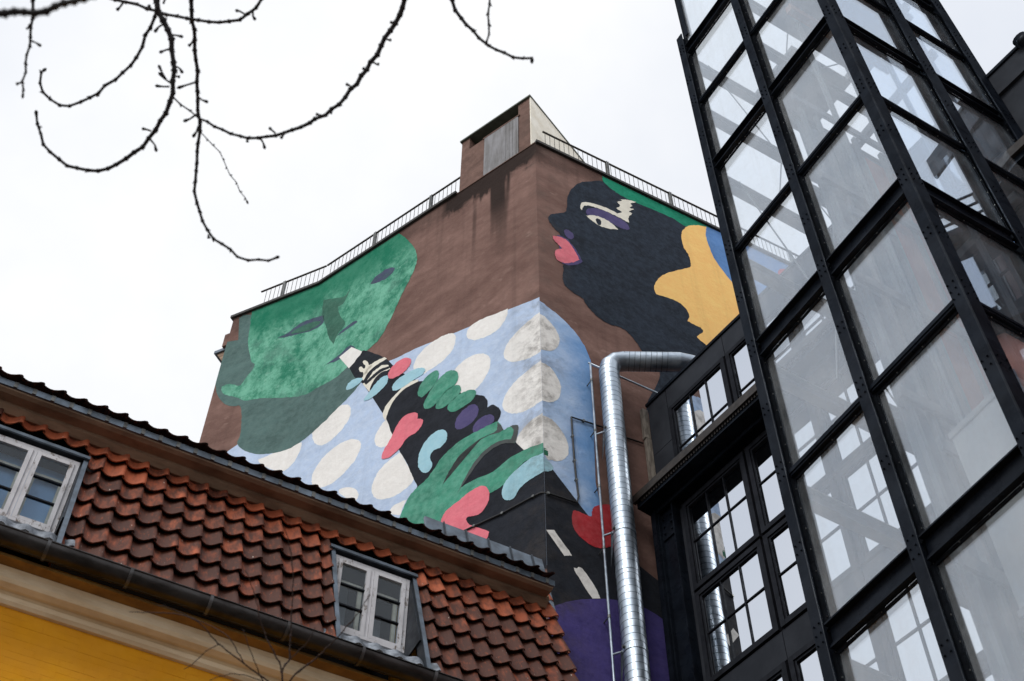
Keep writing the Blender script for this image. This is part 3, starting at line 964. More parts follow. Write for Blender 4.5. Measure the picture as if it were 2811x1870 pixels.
def tile_mesh():
    vs, fs = [], []
    k = len(prof)
    for y, lift in ((0., .078), (TLn, .0)):
        for dz in (0, -TTh):
            vs += [Vector((x, y, h + lift + dz)) for x, h in prof]
    for i in range(k - 1):
        fs += [(i, i + 1, 2 * k + i + 1, 2 * k + i), (k + i, 3 * k + i, 3 * k + i + 1, k + i + 1), (i, k + i, k + i + 1, i + 1)]
    fs += [(0, 2 * k, 3 * k, k), (k - 1, 2 * k - 1, 4 * k - 1, 3 * k - 1)]
    return vs, fs


tv, tf = tile_mesh()
tmb = MB().add(tv, tf)
tme = tmb.mesh("tile", Vector((0, 0, 0)), smooth=2)
tme.materials.append(M['tile'])
cor = [-.285, -.029, .222, .468, .709, .951, 1.199, 1.444, 1.689, 1.93, 2.169, 2.405, 2.638, 2.88, 3.115, 3.356, 3.597, 3.832, 4.076, 4.305, 4.54, 4.768, 4.99, 5.219, 5.449, 5.689, 5.931, 6.158, 6.385, 6.627]
cor = [-.285 - .25 * k for k in range(5, 0, -1)] + cor
hb = base_of(house)
extra = MB()


def put_tile(par, p, ex, ey, ez, wdt, weather_shade, big, zs=1.):
    ex, ey, ez = (v.normalized() for v in (ex, ey, ez))
    rot = Matrix((ex, ey, ez)).transposed().to_4x4()
    jit = Matrix.Rotation(random.gauss(0, .018), 4, 'Z') @ Matrix.Rotation(random.gauss(0, .008), 4, 'X') @ Matrix.Rotation(random.gauss(0, .012), 4, 'Y')
    mt = Matrix.Translation(p - hb + ez * random.uniform(-.002, .003) + ey * random.gauss(0, .008)) @ rot @ jit @ Matrix.Diagonal((wdt, 1, zs, 1))
    if big:
        o = bpy.data.objects.new("tile", tme)
        COL.objects.link(o)
        o.parent = par
        o.matrix_basis = mt
        o.color = (weather_shade, weather_shade, weather_shade, 1)
    else:
        extra.add([mt @ v + hb for v in tv], tf)


for i in range(1, len(cor)):
    u0, u1 = cor[i - 1], cor[i]
    uc_ = (u0 + u1) / 2
    for r_ in range(8):
        s0 = 15.27 - .3925 * r_
        v0, v1 = u0, u1
        if s0 < 14.80:
            for a, b in DORM:
                if a <= v0 and v1 <= b:
                    v1 = v0
                elif v0 < b < v1:
                    v0 = b
                elif v0 < a < v1:
                    v1 = a
        if v1 - v0 < .03:
            continue
        wth = min(1., max(0., .05 + .24 * r_ + random.gauss(0, .13))) if r_ < 4 else min(1., max(0, .84 + random.gauss(0, .13)))
        put_tile(mans, SF(v0, s0, 0), HO.u, Sv, -Mv, v1 - v0, wth, u1 > -.3)
    sl = R(30)
    ey = HO.n * math.cos(sl) + UPZ * math.sin(sl)
    ez = -HO.n * math.sin(sl) + UPZ * math.cos(sl)
    if u1 < 6.5:
        r_ = 0
        put_tile(upper, HF(u0 + .05, 11.17 + r_ * .34, 12.222 + r_ * .196), HO.u, ey, ez, u1 - u0, 1.45, u1 > -.3, .62)  # value beyond weathering, paints this row's shaded tips near black
# edge tile turned down along the gable
for r_ in range(8):
    put_tile(mans, SF(6.60, 15.0 - .3925 * r_, -.02), HO.u * .5 + Mv * .9, Sv, -Mv * .5 + HO.u * .9, .16, .7, True)
extra.build("tile", M['tile'], mans)['kind'] = 'stuff'

# --- gutter with its straps
gq, gz, gr = 10.50, 9.405, .115
arc = [(gq + gr * math.cos(a), gz + gr * math.sin(a)) for a in [math.pi + math.pi * k / 12 for k in range(13)]]
arc2 = [(gq + (gr - .008) * math.cos(a), gz + (gr - .008) * math.sin(a)) for a in [math.pi + math.pi * k / 12 for k in range(12, -1, -1)]]
gut = MB().prof(HF, arc + arc2, UL, 6.75, 14).build("gutter", M['gutter'], house, smooth=2)
MB().tube([HF(UL, gq - gr, gz + .004), HF(6.75, gq - gr, gz + .004)], .011, 8).build("rolled_lip", M['gutter'], gut, smooth=True)
for k in range(9):
    a = -.42 + .825 * k
    ra = [(gq + (gr + .012) * math.cos(t), gz + (gr + .012) * math.sin(t)) for t in [math.pi + math.pi * j / 12 for j in range(13)]]
    rb = [(gq + (gr + .001) * math.cos(t), gz + (gr + .001) * math.sin(t)) for t in [math.pi + math.pi * j / 12 for j in range(12, -1, -1)]]
    MB().prof(HF, ra + rb, a, a + .034).build("gutter_strap", M['strap'], gut, smooth=2)


# --- roof windows
def roof_window(u0, u1, blue_reflection):
    d = bpy.data.objects.new("roof_window", None)
    COL.objects.link(d)
    d.parent = house
    s0, s1 = 12.50, 14.54
    qw, zb, ztp = 11.32, 10.33, 11.475
    for a, b in ((u0, u0 + .035), (u1 - .035, u1)):
        MB().box(SF, a, b, s0, s1, -.02, .125).build("side_flashing", M['lead'], d)
        MB().box(SF, a - .004, b + .012, s0, s1 + .01, .126, .14).build("edge_strip", M['zincold'], d)
    MB().box(SF, u0 - .02, u1 + .02, s1 + .012, s1 + .05, -.02, .15).build("top_flashing", M['lead'], d)
    MB().box(SF, u0 - .02, u1 + .02, s1 - .015, s1 + .05, .151, .17).build("edge_strip", M['zincold'], d)
    for a, b in ((u0 + .036, u0 + .056), (u1 - .056, u1 - .036)):
        MB().prof(HF, [(qw + .02, ztp + .06), (qw + .02, zb - .1), (qtile(zb - .1, .10), zb - .1)], a, b).build("cheek", M['lead'], d)
    a0, a1 = u0 + .062, u1 - .062
    # outer frame
    fr = MB()
    fr.box(HF, a0, a0 + .05, qw - .01, qw + .08, zb, ztp).box(HF, a1 - .05, a1, qw - .01, qw + .08, zb, ztp)
    fr.box(HF, a0 + .05, a1 - .05, qw - .01, qw + .08, ztp - .05, ztp).box(HF, a0 + .05, a1 - .05, qw - .03, qw + .08, zb, zb + .05)
    mid = (a0 + a1) / 2
    fr.box(HF, mid - .022, mid + .022, qw - .012, qw + .075, zb + .05, ztp - .05)
    fr.build("window_frame", M['peel'], d)
    for b0, b1 in ((a0 + .053, mid - .025), (mid + .025, a1 - .053)):
        c0, c1 = zb + .055, ztp - .055
        sm = MB()
        t = .05
        sm.box(HF, b0, b0 + t, qw - .028, qw + .02, c0, c1).box(HF, b1 - t, b1, qw - .028, qw + .02, c0, c1)
        sm.box(HF, b0 + t, b1 - t, qw - .026, qw + .02, c1 - t, c1).box(HF, b0 + t, b1 - t, qw - .026, qw + .02, c0, c0 + t)
        sm.build("sash", M['peel'], d)
        h = (c1 - c0 - 2 * t) / 3
        for j in (1, 2):
            zz = c0 + t + h * j
            MB().box(HF, b0 + t, b1 - t, qw - .022, qw + .014, zz - .010, zz + .010).build("glazing_bar", M['frame'], d)
        for j in range(3):
            MB().box(HF, b0 + t - .004, b1 - t + .004, qw - .003, qw + .001, c0 + t + h * j + .005, c0 + t + h * (j + 1) - .005).build("pane", M['wglass'], d)
        for x0, x1 in ((b0 + .03, b0 + .075), (b1 - .075, b1 - .03)):
            MB().box(HF, x0, x1, qw + .12, qw + .16, c0, c1 - .18).build("inner_sash", M['ivory'], d)
        MB().box(HF, b0 + .076, b1 - .076, qw + .12, qw + .16, c1 - .235, c1 - .18).build("inner_sash", M['ivory'], d)
        if blue_reflection:
            MB().box(HF, b0 - .02, b1 + .02, qw + .20, qw + .205, c0 - .1, c1).build("blue_reflection", M['blue_reflection'], d)  # added blue sheet, stands in for blue reflected in the panes
    MB().box(HF, u0 - .02, u1 + .02, qw + .62, qw + .64, zb - .3, ztp + .2).box(HF, u0 - .02, u1 + .02, qw + .085, qw + .62, ztp + .1, ztp + .12).build("room_dark", M['dark'], d)
    if not blue_reflection:
        MB().box(HF, mid - .30, mid - .12, qw + .45, qw + .47, zb + .5, zb + 1.25).box(HF, mid + .1, mid + .34, qw + .45, qw + .47, zb + .15, zb + .8).build("pale_reflection", M['shaft'], d)  # added pale sheets, stand in for bright fragments reflected in the glass
    # wavy lead apron over the tile heads
    mb = MB()
    nn = 40
    vs = []
    for j in range(nn + 1):
        a = u0 - .10 + (u1 - u0 + .26) * j / nn
        hgt = .045 + .040 * math.sin((a - .12) / .24 * 2 * math.pi)
        for s_, hh in ((12.66, hgt + .035), (12.86, hgt * .5 + .03)):
            vs += [SF(a, s_, hh), SF(a, s_, hh - .012)]
    fs = []
    for j in range(nn):
        b = j * 4
        fs += [(b, b + 2, b + 6, b + 4), (b + 1, b + 5, b + 7, b + 3), (b, b + 4, b + 5, b + 1), (b + 2, b + 3, b + 7, b + 6)]
    mb.add(vs, fs).build("lead_apron", M['leadl'], d, smooth=2)
    MB().prof(HF, [(qw + .06, zb - .003), (qw - .04, zb - .003), (10.86, 9.86), (10.86, 9.83), (qw + .06, zb - .06)], u0 + .058, u1 - .058).build("window_sill", M['lead'], d)
    return d


roof_window(DORM[0][0], DORM[0][1], True)
roof_window(DORM[1][0], DORM[1][1], False)

# ------------------------------------------------------------------ dark warehouse wing
wing = thing("dark_warehouse_wing", "charcoal clad warehouse wing with gridded steel windows reflecting the sky", "building", Vector(BF(7, 13, -EYE)))
BT = 19.38
ftp = [(11.30, BD + .06), (10.6, BD + 5), (2.52, BD + 5), (2.52, BD + .06)]
MB().add([BF(u, d, z) for z in (-EYE, BT - .02) for u, d in ftp], [(3, 2, 1, 0), (4, 5, 6, 7)] + [(i, (i + 1) % 4, 4 + (i + 1) % 4, 4 + i) for i in range(4)]).build("core_wall", M['clad'], wing)
MB().box(BF, 2.45, 11.32, BD - .03, BD + .25, BT - .018, BT + .05).build("roof_edge", M['steel'], wing)
MB().tube([BF(2.40, BD - .1, BT + .03), BF(2.40, BD + 4.8, BT + .03)], .12, 12).build("end_gutter", M['steel'], wing, smooth=True)
bays = [(10.77 - 1.51 * k, 9.31 - 1.51 * k) for k in range(6)]
rows = [(16.95, 18.78, 17.66), (14.42, 16.30, 15.41), (12.62, 14.36, 13.52), (10.22, 12.08, 11.20), (8.42, 10.16, 9.32), (6.0, 7.88, 7.0)]


def panel(u0, u1, z0, z1, d0=BD, g=.006):
    MB().box(BF, u1 + g, u0 - g, d0, d0 + .058, z0 + g, z1 - g).build("cladding_panel", M['clad'], wing)


for k, (u0, u1) in enumerate(bays):
    x0, x1 = u0 + .025, u1 - .025
    for a, b in ((18.80, 19.36), (12.10, 12.60), (7.90, 8.40), (3.5, 5.98)):
        panel(x0, x1, a, b)
panel(11.30, 10.80, 18.0, 19.36)
panel(11.30, 10.80, 16.78, 18.0)
panel(11.30, 10.80, 12.2, 16.3, BD + .002)
panel(11.30, 10.80, 3.5, 12.2, BD + .002)
for (u0, u1) in bays:
    for (zb, zt_, bz) in rows:
        if u1 < 2.55:
            continue
        wn = bpy.data.objects.new("window", None)
        COL.objects.link(wn)
        wn.parent = wing
        t = .085
        fr = MB()
        fr.box(BF, u1, u1 + t, BD - .035, BD + .055, zb, zt_).box(BF, u0 - t, u0, BD - .035, BD + .055, zb, zt_)
        fr.box(BF, u1 + t, u0 - t, BD - .033, BD + .055, zb, zb + t).box(BF, u1 + t, u0 - t, BD - .033, BD + .055, zt_ - t, zt_)
        fr.build("window_frame", M['frame'], wn)
        s2 = t + .002
        inn = MB()
        inn.box(BF, u1 + s2, u1 + s2 + .035, BD - .012, BD + .05, zb + s2, zt_ - s2).box(BF, u0 - s2 - .035, u0 - s2, BD - .012, BD + .05, zb + s2, zt_ - s2)
        inn.box(BF, u1 + s2 + .035, u0 - s2 - .035, BD - .010, BD + .05, zb + s2, zb + s2 + .035).box(BF, u1 + s2 + .035, u0 - s2 - .035, BD - .010, BD + .05, zt_ - s2 - .035, zt_ - s2)
        inn.build("sash", M['frame'], wn)
        a0, a1 = u1 + s2 + .035, u0 - s2 - .035
        c0, c1 = zb + s2 + .035, zt_ - s2 - .035
        wd = (a1 - a0) / 3
        for j in (1, 2):
            MB().box(BF, a0 + wd * j - .012, a0 + wd * j + .012, BD + .000, BD + .045, c0, c1).build("glazing_bar", M['frame'], wn)
        MB().box(BF, a0, a1, BD + .002, BD + .044, bz - .012, bz + .012).build("glazing_bar", M['frame'], wn)
        for j in range(3):
            for e0, e1 in ((c0, bz - .012), (bz + .012, c1)):
                tilt = random.uniform(-.0018, .0018)
                xa, xb = a0 + wd * j + .012, a0 + wd * (j + 1) - .012
                MB().add([BF(xa, BD + .022 + tilt, e0), BF(xb, BD + .022 - tilt, e0), BF(xb, BD + .022 - tilt, e1), BF(xa, BD + .022 + tilt, e1),
                          BF(xa, BD + .03 + tilt, e0), BF(xb, BD + .03 - tilt, e0), BF(xb, BD + .03 - tilt, e1), BF(xa, BD + .03 + tilt, e1)],
                         [(0, 1, 2, 3), (7, 6, 5, 4), (0, 4, 5, 1), (1, 5, 6, 2), (2, 6, 7, 3), (3, 7, 4, 0)]).build("pane", M['mirror'], wn)
# ledge with a corrugated edge over the lower storeys
MB().box(BF, 2.5, 11.36, BD - .46, BD + .05, 16.44, 16.70).build("ledge", M['steel'], wing)
MB().box(BF, 2.5, 11.40, BD - .52, BD - .462, 16.56, 16.73).build("ledge_edge", M['ledge'], wing)
rg = MB()
a = 11.2
while a > 6.5:
    rg.box(BF, a, a + .03, BD - .485, BD - .463, 16.50, 16.558)
    a -= .062
rg.build("ledge_rib", M['ledge'], wing)['kind'] = 'stuff'
MB().box(BF, 2.5, 11.2, BD - .20, BD - .16, 16.36, 16.438).build("ledge_channel", M['steel'], wing)
# steel post under the ledge
I_ = lambda f0, f1, wd, tt, tw: None
st = MB()
st.box(BF, 10.86, 10.885, BD - .17, BD - .002, 0, 16.43).box(BF, 11.19, 11.215, BD - .17, BD - .002, 0, 16.43).box(BF, 10.885, 11.19, BD - .10, BD - .08, 0, 16.43)
st.build("steel_post", M['steel'], wing)
pl = MB().box(BF, 10.89, 11.185, BD - .125, BD - .101, 15.75, 16.3)
bp = pl.build("splice_plate", M['steel'], wing)
for zz in (15.86, 16.02, 16.18):
    for a in (10.95, 11.12):
        MB().tube([BF(a, BD - .124, zz), BF(a, BD - .15, zz)], .018, 6).build("bolt", M['steel'], bp)
MB().box(BF, 11.217, 11.32, BD - .22, BD - .002, -EYE, 16.43).build("corner_pier", M['steel'], wing)
# weathered battens between wing and mural wall
for zz0, zz1, o_ in ((18.35, 19.15, 0.0), (17.2, 18.34, .02), (15.9, 17.19, .05)):
    MB().box(lambda a, b, c: MR.P(a, b, c), *[x for x in (MR.uv(*sp(2, 262, 1300))[0] - .07 + o_, MR.uv(*sp(2, 262, 1300))[0] + .05 + o_)], MR.d - .12, MR.d - .04, zz0, zz1).build("batten", M['wood'], wing)

# ------------------------------------------------------------------ ventilation duct
DQ = MR.d - .34


def mrp(t, x, y, q=None):
    return W(MR.at(*sp(t, x, y), d=(DQ if q is None else q)))


pt = mrp(2, 72, 905)
pb = mrp(5, 2282, 1568)
dx = (pt + pb) / 2
dr = .185
axis = Vector((dx.x, dx.y, 0))
ztop = pt.z + .02
duct = thing("ventilation_duct", "shiny galvanised spiral ventilation duct climbing the mural wall beside the dark wing", "duct", Vector((axis.x, axis.y, 0)))
zr_ = ztop + .0
hx = Vector((1, 0.02, 0)).normalized()
# bend made of four mitred pieces, then a run to the right and a second bend over the roof
pts = [Vector((axis.x, axis.y, zr_ - .30)), Vector((axis.x, axis.y, zr_ - .14)) + hx * .03, Vector((axis.x, axis.y, zr_ - .03)) + hx * .13, Vector((axis.x, axis.y, zr_)) + hx * .30]
r1 = ray(*sp(2, 440, 902))
e1 = r1 * ((zr_ - EYE) / r1.z)
e1 = Vector((e1.x, e1.y, zr_))
run_end = Vector((axis.x, axis.y, zr_)) + hx * ((e1 - Vector((axis.x, axis.y, zr_))).dot(hx))
d2 = (MR.u + Vector((0, 0, -.02))).normalized()
MB().tube([Vector((axis.x, axis.y, 0)), pts[0]], dr, 36).build("riser", M['zinc'], duct, smooth=2)
MB().tube(pts, dr * 1.004, 36).build("elbow", M['zinc'], duct, smooth=False)
MB().tube([pts[-1], run_end - hx * .12], dr, 36).build("cross_run", M['zinc'], duct, smooth=2)
MB().tube([run_end - hx * .12, run_end + hx * .04, run_end + hx * .16 + d2 * .12, run_end + hx * .18 + d2 * .28], dr * 1.004, 36).build("elbow", M['zinc'], duct)
MB().tube([run_end + hx * .18 + d2 * .28, run_end + hx * .18 + d2 * 3.0], dr, 36).build("roof_run", M['zinc'], duct, smooth=2)


def ring_mesh(h, ro):
    vs, fs = [], []
    n = 36
    for z, r_ in ((-h, dr - .002), (-h, ro), (h, ro), (h, dr - .002)):
        for k in range(n):
            a = 2 * math.pi * k / n
            vs.append(Vector((math.cos(a) * r_, math.sin(a) * r_, z)))
    for j in range(3):
        for k in range(n):
            fs.append((j * n + k, j * n + (k + 1) % n, (j + 1) * n + (k + 1) % n, (j + 1) * n + k))
    return MB().add(vs, fs)


sme = ring_mesh(.0035, dr + .0022).mesh("seam", Vector((0, 0, 0)), smooth=False)
sme.materials.append(M['seam'])
cme = ring_mesh(.03, dr + .006).mesh("coupling", Vector((0, 0, 0)), smooth=False)
cme.materials.append(M['zinc'])


def ring(me, name, p, dirv, tilt):
    o = bpy.data.objects.new(name, me)
    COL.objects.link(o)
    o.parent = duct
    q = dirv.to_track_quat('Z', 'Y')
    o.matrix_basis = Matrix.Translation(p - duct.location) @ q.to_matrix().to_4x4() @ Matrix.Rotation(tilt, 4, 'X')


zz = zr_ - .42
while zz > 5.0:
    ring(sme, "seam", Vector((axis.x, axis.y, zz)), UPZ, .09)
    zz -= .132
for zz in (zr_ - 2.55, zr_ - 5.3, zr_ - 8.05):
    ring(cme, "coupling", Vector((axis.x, axis.y, zz)), UPZ, 0)
ln = (run_end - pts[-1]).length
for k in range(8):
    ring(sme, "seam", pts[-1] + hx * (.08 + k * (ln - .25) / 7), hx, .09)
for k in range(8):
    ring(sme, "seam", run_end + hx * .18 + d2 * (.36 + .13 * k), d2, .09)

# steel conduit frame that holds the duct off the wall
CQ = MR.d - .16
frame = thing("conduit_stand", "thin steel pipe stand with triangular brackets holding the duct off the wall", "pipe", Vector(mrp(5, 2120, 900, CQ).to_2d().to_3d()))
c0 = mrp(6, 2232, 908, CQ)
cu = c0.dot(MR.u)
cz = c0.z - EYE
MB().tube([MR.P(cu, CQ, -EYE), MR.P(cu, CQ, cz)], .021, 10).build("upright", M['zinc'], frame, smooth=True)
MB().tube([MR.P(cu - .03, CQ + .02, cz + .01), MR.P(cu + 1.62, CQ + .02, cz + .01)], .02, 10).build("cross_pipe", M['zinc'], frame, smooth=True)
for k in range(8):
    zz = cz - .5 - k * 1.4
    MB().tube([MR.P(cu, CQ, zz - .025), MR.P(cu, CQ, zz + .025)], .027, 10).build("clamp", M['postg'], frame, smooth=2)
    MB().tube([MR.P(cu, CQ + .02, zz), MR.P(cu, MR.d + .05, zz)], .012, 6).build("wall_stud", M['postg'], frame)
axu = (Vector((axis.x, axis.y, 0))).dot(MR.u)
for t, xa, ya in ((6, 2308, 1270), (5, 2145, 735), (5, 2203, 1390)):
    p = mrp(t, xa, ya)
    zz = p.z - EYE
    lft = axu - dr
    MB().prof(lambda a, b, c: MR.P(b, a, c), [(cu + .02, zz - .75), (lft + .03, zz - .03), (lft + .03, zz + .02), (lft - .02, zz + .02)], DQ + .05, DQ + .06).build("bracket", M['lead'], frame)
    MB().tube([MR.P(cu, CQ, zz), MR.P(lft + .02, DQ + .03, zz)], .016, 8).build("bracket_arm", M['zinc'], frame)
    MB().tube([MR.P(lft - .035, DQ - .02, zz + .03), MR.P(lft + .02, DQ - .02, zz + .03)], .026, 8).build("bracket_bolt", M['postg'], frame)
    ring(cme, "coupling", Vector((axis.x, axis.y, zz + EYE)), UPZ, 0)

# ------------------------------------------------------------------ cables on the mural wall


def wall_pts(spec, off=.03):
    res = []
    for wl_, t, x, y in spec:
        pl_ = ML if wl_ == 'L' else MR
        sg = 1 if wl_ == 'L' else -1
        u, z = pl_.uv(*sp(t, x, y))
        u = max(u, uc) if wl_ == 'L' else max(u, urc)
        res.append(pl_.P(u, pl_.d + sg * off, z))
    return res


cab = wall_pts([('L', 5, 1290, 775), ('L', 5, 1400, 722), ('L', 5, 1555, 652), ('L', 5, 1725, 560), ('L', 5, 1768, 540), ('R', 5, 1795, 543), ('R', 5, 1955, 596), ('R', 5, 1962, 560), ('R', 5, 1950, 470), ('R', 5, 1940, 365), ('R', 5, 1930, 230), ('R', 5, 1924, 125), ('R', 5, 1990, 146), ('R', 5, 2100, 182), ('R', 5, 2230, 240), ('R', 5, 2318, 270)])
cb = thing("wall_cable", "black cable clipped round the painted corner and up the blue wall", "cable", Vector((cab[5].x, cab[5].y, cab[0].z)))
MB().tube(cab, .017, 6).build("cable_run", M['cable'], cb, smooth=True)
for i in (1, 2, 3, 5, 8, 9, 10, 12):
    nn_ = ML.n if i < 5 else -MR.n
    MB().tube([cab[i] - nn_ * .05, cab[i] + nn_ * .02], .028, 6).build("clip", M['postg'], cb)

# ------------------------------------------------------------------ glazed lift tower
tower = thing("glass_lift_tower", "black steel framed glass lift tower standing against the dark wing", "lift tower", Vector(TF(5.9, 9.6, -EYE / TSC)))
ZB, ZT = -EYE / TSC, 26.0
LV = [(22.42, 22.70, 1), (20.53, 20.64, 0), (18.33, 18.54, 1), (16.02, 16.13, 0), (13.58, 13.88, 1), (11.37, 11.48, 0), (8.88, 9.18, 1), (6.75, 6.86, 0), (4.3, 4.6, 1), (2.1, 2.2, 0)]
UC1, UC2, UC3 = 7.37, 5.96, 4.40                 # outer column, middle column, corner edge
DC4, DC5 = 9.73, 11.30
FD, FU = 7.90, 4.40                               # proud faces of the columns; the glass lies behind them


def col_left(u, ztop=ZT):
    m = MB()
    m.box(TF, u - .075, u + .075, FD, FD + .022, ZB, ztop)
    m.box(TF, u - .010, u + .010, FD + .022, 8.16, ZB, ztop)
    m.box(TF, u - .075, u + .075, 8.16, 8.18, ZB, ztop)
    return m.build("column", M['steel'], tower, bevel=.004)


def col_right(d):
    m = MB()
    m.box(TF, FU, FU + .022, d - .14, d + .14, ZB, ZT)
    m.box(TF, FU + .022, FU + .24, d - .010, d + .010, ZB, ZT)
    m.box(TF, FU + .24, FU + .26, d - .14, d + .14, ZB, ZT)
    return m.build("column", M['steel'], tower, bevel=.004)


def bolts(u, d, z, ax, par, n=2):
    m = MB()
    for k in range(n):
        zz = z - .06 + k * .12
        for e in (-.038, .038):
            if ax == 'L':
                p, q = TF(u + e, d, zz), TF(u + e, d - .018, zz)
            else:
                p, q = TF(u, d + e * 1.6, zz), TF(u - .018, d + e * 1.6, zz)
            m.tube([p, q], .0105, 6)
    m.build("bolt", M['steel'], par)['kind'] = 'stuff'


c1 = col_left(UC1, 23.2)
c1b = MB().box(TF, 7.24, 7.31, 8.0, 8.12, 23.2, ZT).build("column", M['steel'], tower)
c2 = col_left(UC2)
m = MB()                                          # corner column, an angle of two flanges with a rounded edge
m.box(TF, FU, FU + .15, FD, FD + .022, ZB, ZT).box(TF, FU, FU + .022, FD + .023, FD + .235, ZB, ZT)
m.box(TF, FU + .065, FU + .085, FD + .023, 8.2, ZB, ZT).box(TF, FU + .023, FU + .064, FD + .10, FD + .12, ZB, ZT)
c3 = m.build("corner_column", M['steel'], tower, bevel=.006)
c4 = col_right(DC4)
c5 = col_right(DC5)
# inner and rear columns
for u, d, zlo in ((7.30, 10.5, 16.2), (5.95, 10.5, ZB), (4.75, 10.5, 17.5)):
    MB().box(TF, u - .09, u + .09, d - .012, d + .012, zlo, 24.5).box(TF, u - .09, u - .075, d - .09, d + .09, zlo, 24.5).box(TF, u + .075, u + .09, d - .09, d + .09, zlo, 24.5).build("inner_column", M['grey'], tower)
spans = ((7.295, 6.035), (5.885, 4.55))
rspans = ((8.14, 9.59), (9.87, 11.16))
for z0, z1, deep in LV:
    for ub_, ua_ in spans:
        m = MB()
        if deep:
            m.box(TF, ua_, ub_, 7.995, 8.015, z0, z1).box(TF, ua_, ub_, 7.92, 7.995, z1 - .02, z1).box(TF, ua_, ub_, 7.935, 7.995, z0, z0 + .02)
            m.box(TF, ua_, ub_, 7.955, 7.994, z0 + .021, z0 + .06)
        else:
            m.box(TF, ua_, ub_, 7.965, 8.02, z0, z1).box(TF, ua_, ub_, 7.95, 7.964, z0 + .03, z1 - .03)
        m.build("beam", M['steel'], tower)
    for da, db in rspans:
        m = MB()
        if deep:
            m.box(TF, 4.475, 4.495, da, db, z0, z1).box(TF, 4.42, 4.475, da, db, z1 - .02, z1).box(TF, 4.435, 4.475, da, db, z0, z0 + .02)
            m.box(TF, 4.445, 4.474, da, db, z0 + .021, z0 + .06)
        else:
            m.box(TF, 4.455, 4.50, da, db, z0, z1).box(TF, 4.443, 4.454, da, db, z0 + .03, z1 - .03)
        m.build("beam", M['steel'], tower)
    if z0 > 4:
        # cross beams running back from the outer and middle columns
        for u, hw in ((7.38, .07), (5.97, .06)):
            MB().box(TF, u - hw, u + hw, 8.20, 10.9, z0 - .24, z0 - .225).box(TF, u - .007, u + .007, 8.20, 10.9, z0 - .225, z0 - .02).box(TF, u - hw, u + hw, 8.20, 10.9, z0 - .02, z0 - .005).build("cross_beam", M['grey'], tower)
        if z0 > 16:
            MB().box(TF, 4.6, 7.25, 10.60, 10.70, z0 - .20, z0 - .02).build("rear_beam", M['grey'], tower)
        zm = (z0 + z1) / 2
        for dz in (0., 1.15):
            bolts(UC1, FD, zm - dz, 'L', c1, 2 if dz else 3)
            bolts(UC2, FD, zm - dz, 'L', c2, 2 if dz else 3)
            bolts(FU + .09, FD, zm - dz, 'L', c3, 2 if dz else 3)
            bolts(FU, FD + .13, zm - dz, 'R', c3, 2 if dz else 3)
            bolts(FU, DC4, zm - dz, 'R', c4, 2 if dz else 3)
            bolts(FU, DC5, zm - dz, 'R', c5, 2 if dz else 3)
zs = [(LV[i + 1][1], LV[i][0]) for i in range(len(LV) - 1)] + [(22.70, 25.9)]


def glazing(fn, a0, a1, z0, z1, gm='glass'):
    """one pane in its beads; fn(a, depth, z) with depth 0 on the glass, negative outwards"""
    MB().box(fn, a0 + .01, a1 - .01, 0, .012, z0 + .004, z1 - .004).build("pane", M[gm], tower)
    w_ = .085
    b = MB()
    for a in (a0, a1 - w_):
        b.box(fn, a, a + w_, -.022, -.001, z0 + .002, z1 - .002).box(fn, a + .02, a + w_ - .03, -.034, -.0225, z0 + .002, z1 - .002)
    for c in (z0 + .002, z1 - .042):
        b.box(fn, a0 + w_ + .001, a1 - w_ - .001, -.020, -.001, c, c + .04)
    o = b.build("glazing_bead", M['bead'], tower)
    s_ = MB()
    z = z0 + .15
    while z < z1:
        for a in (a0 + w_ - .02, a1 - w_ + .02):
            s_.box(fn, a - .007, a + .007, -.031, -.0225, z - .007, z + .007)
        z += .31
    a = a0 + .25
    while a < a1 - .15:
        for c in (z0 + .022, z1 - .022):
            s_.box(fn, a - .006, a + .006, -.028, -.0205, c - .006, c + .006)
        a += .40
    s_.build("screw", M['screw'], o)['kind'] = 'stuff'


for z0, z1 in zs:
    for a0, a1 in ((5.972, 7.368), (4.49, 5.948)):
        glazing(lambda a, b, c: TF(a, 8.035 + b, c), a0, a1, z0, z1)
    for a0, a1 in ((8.12, 9.72), (9.745, 11.29)):
        glazing(lambda a, b, c: TF(4.515 + b, a, c), a0, a1, z0, z1, 'glassr')
# bracing rods in the open bay
for z0, z1 in ((18.6, 22.4), (13.9, 18.3)):
    MB().tube([TF(7.25, 9.2, z0), TF(6.05, 9.2, z1)], .012, 6).build("bracing_rod", M['shaft'], tower)
    MB().tube([TF(7.3, 8.4, z1), TF(7.3, 10.4, z0)], .012, 6).build("bracing_rod", M['shaft'], tower)
    MB().tube([TF(6.05, 8.4, z0 + 1), TF(6.05, 10.4, z1)], .012, 6).build("bracing_rod", M['shaft'], tower)
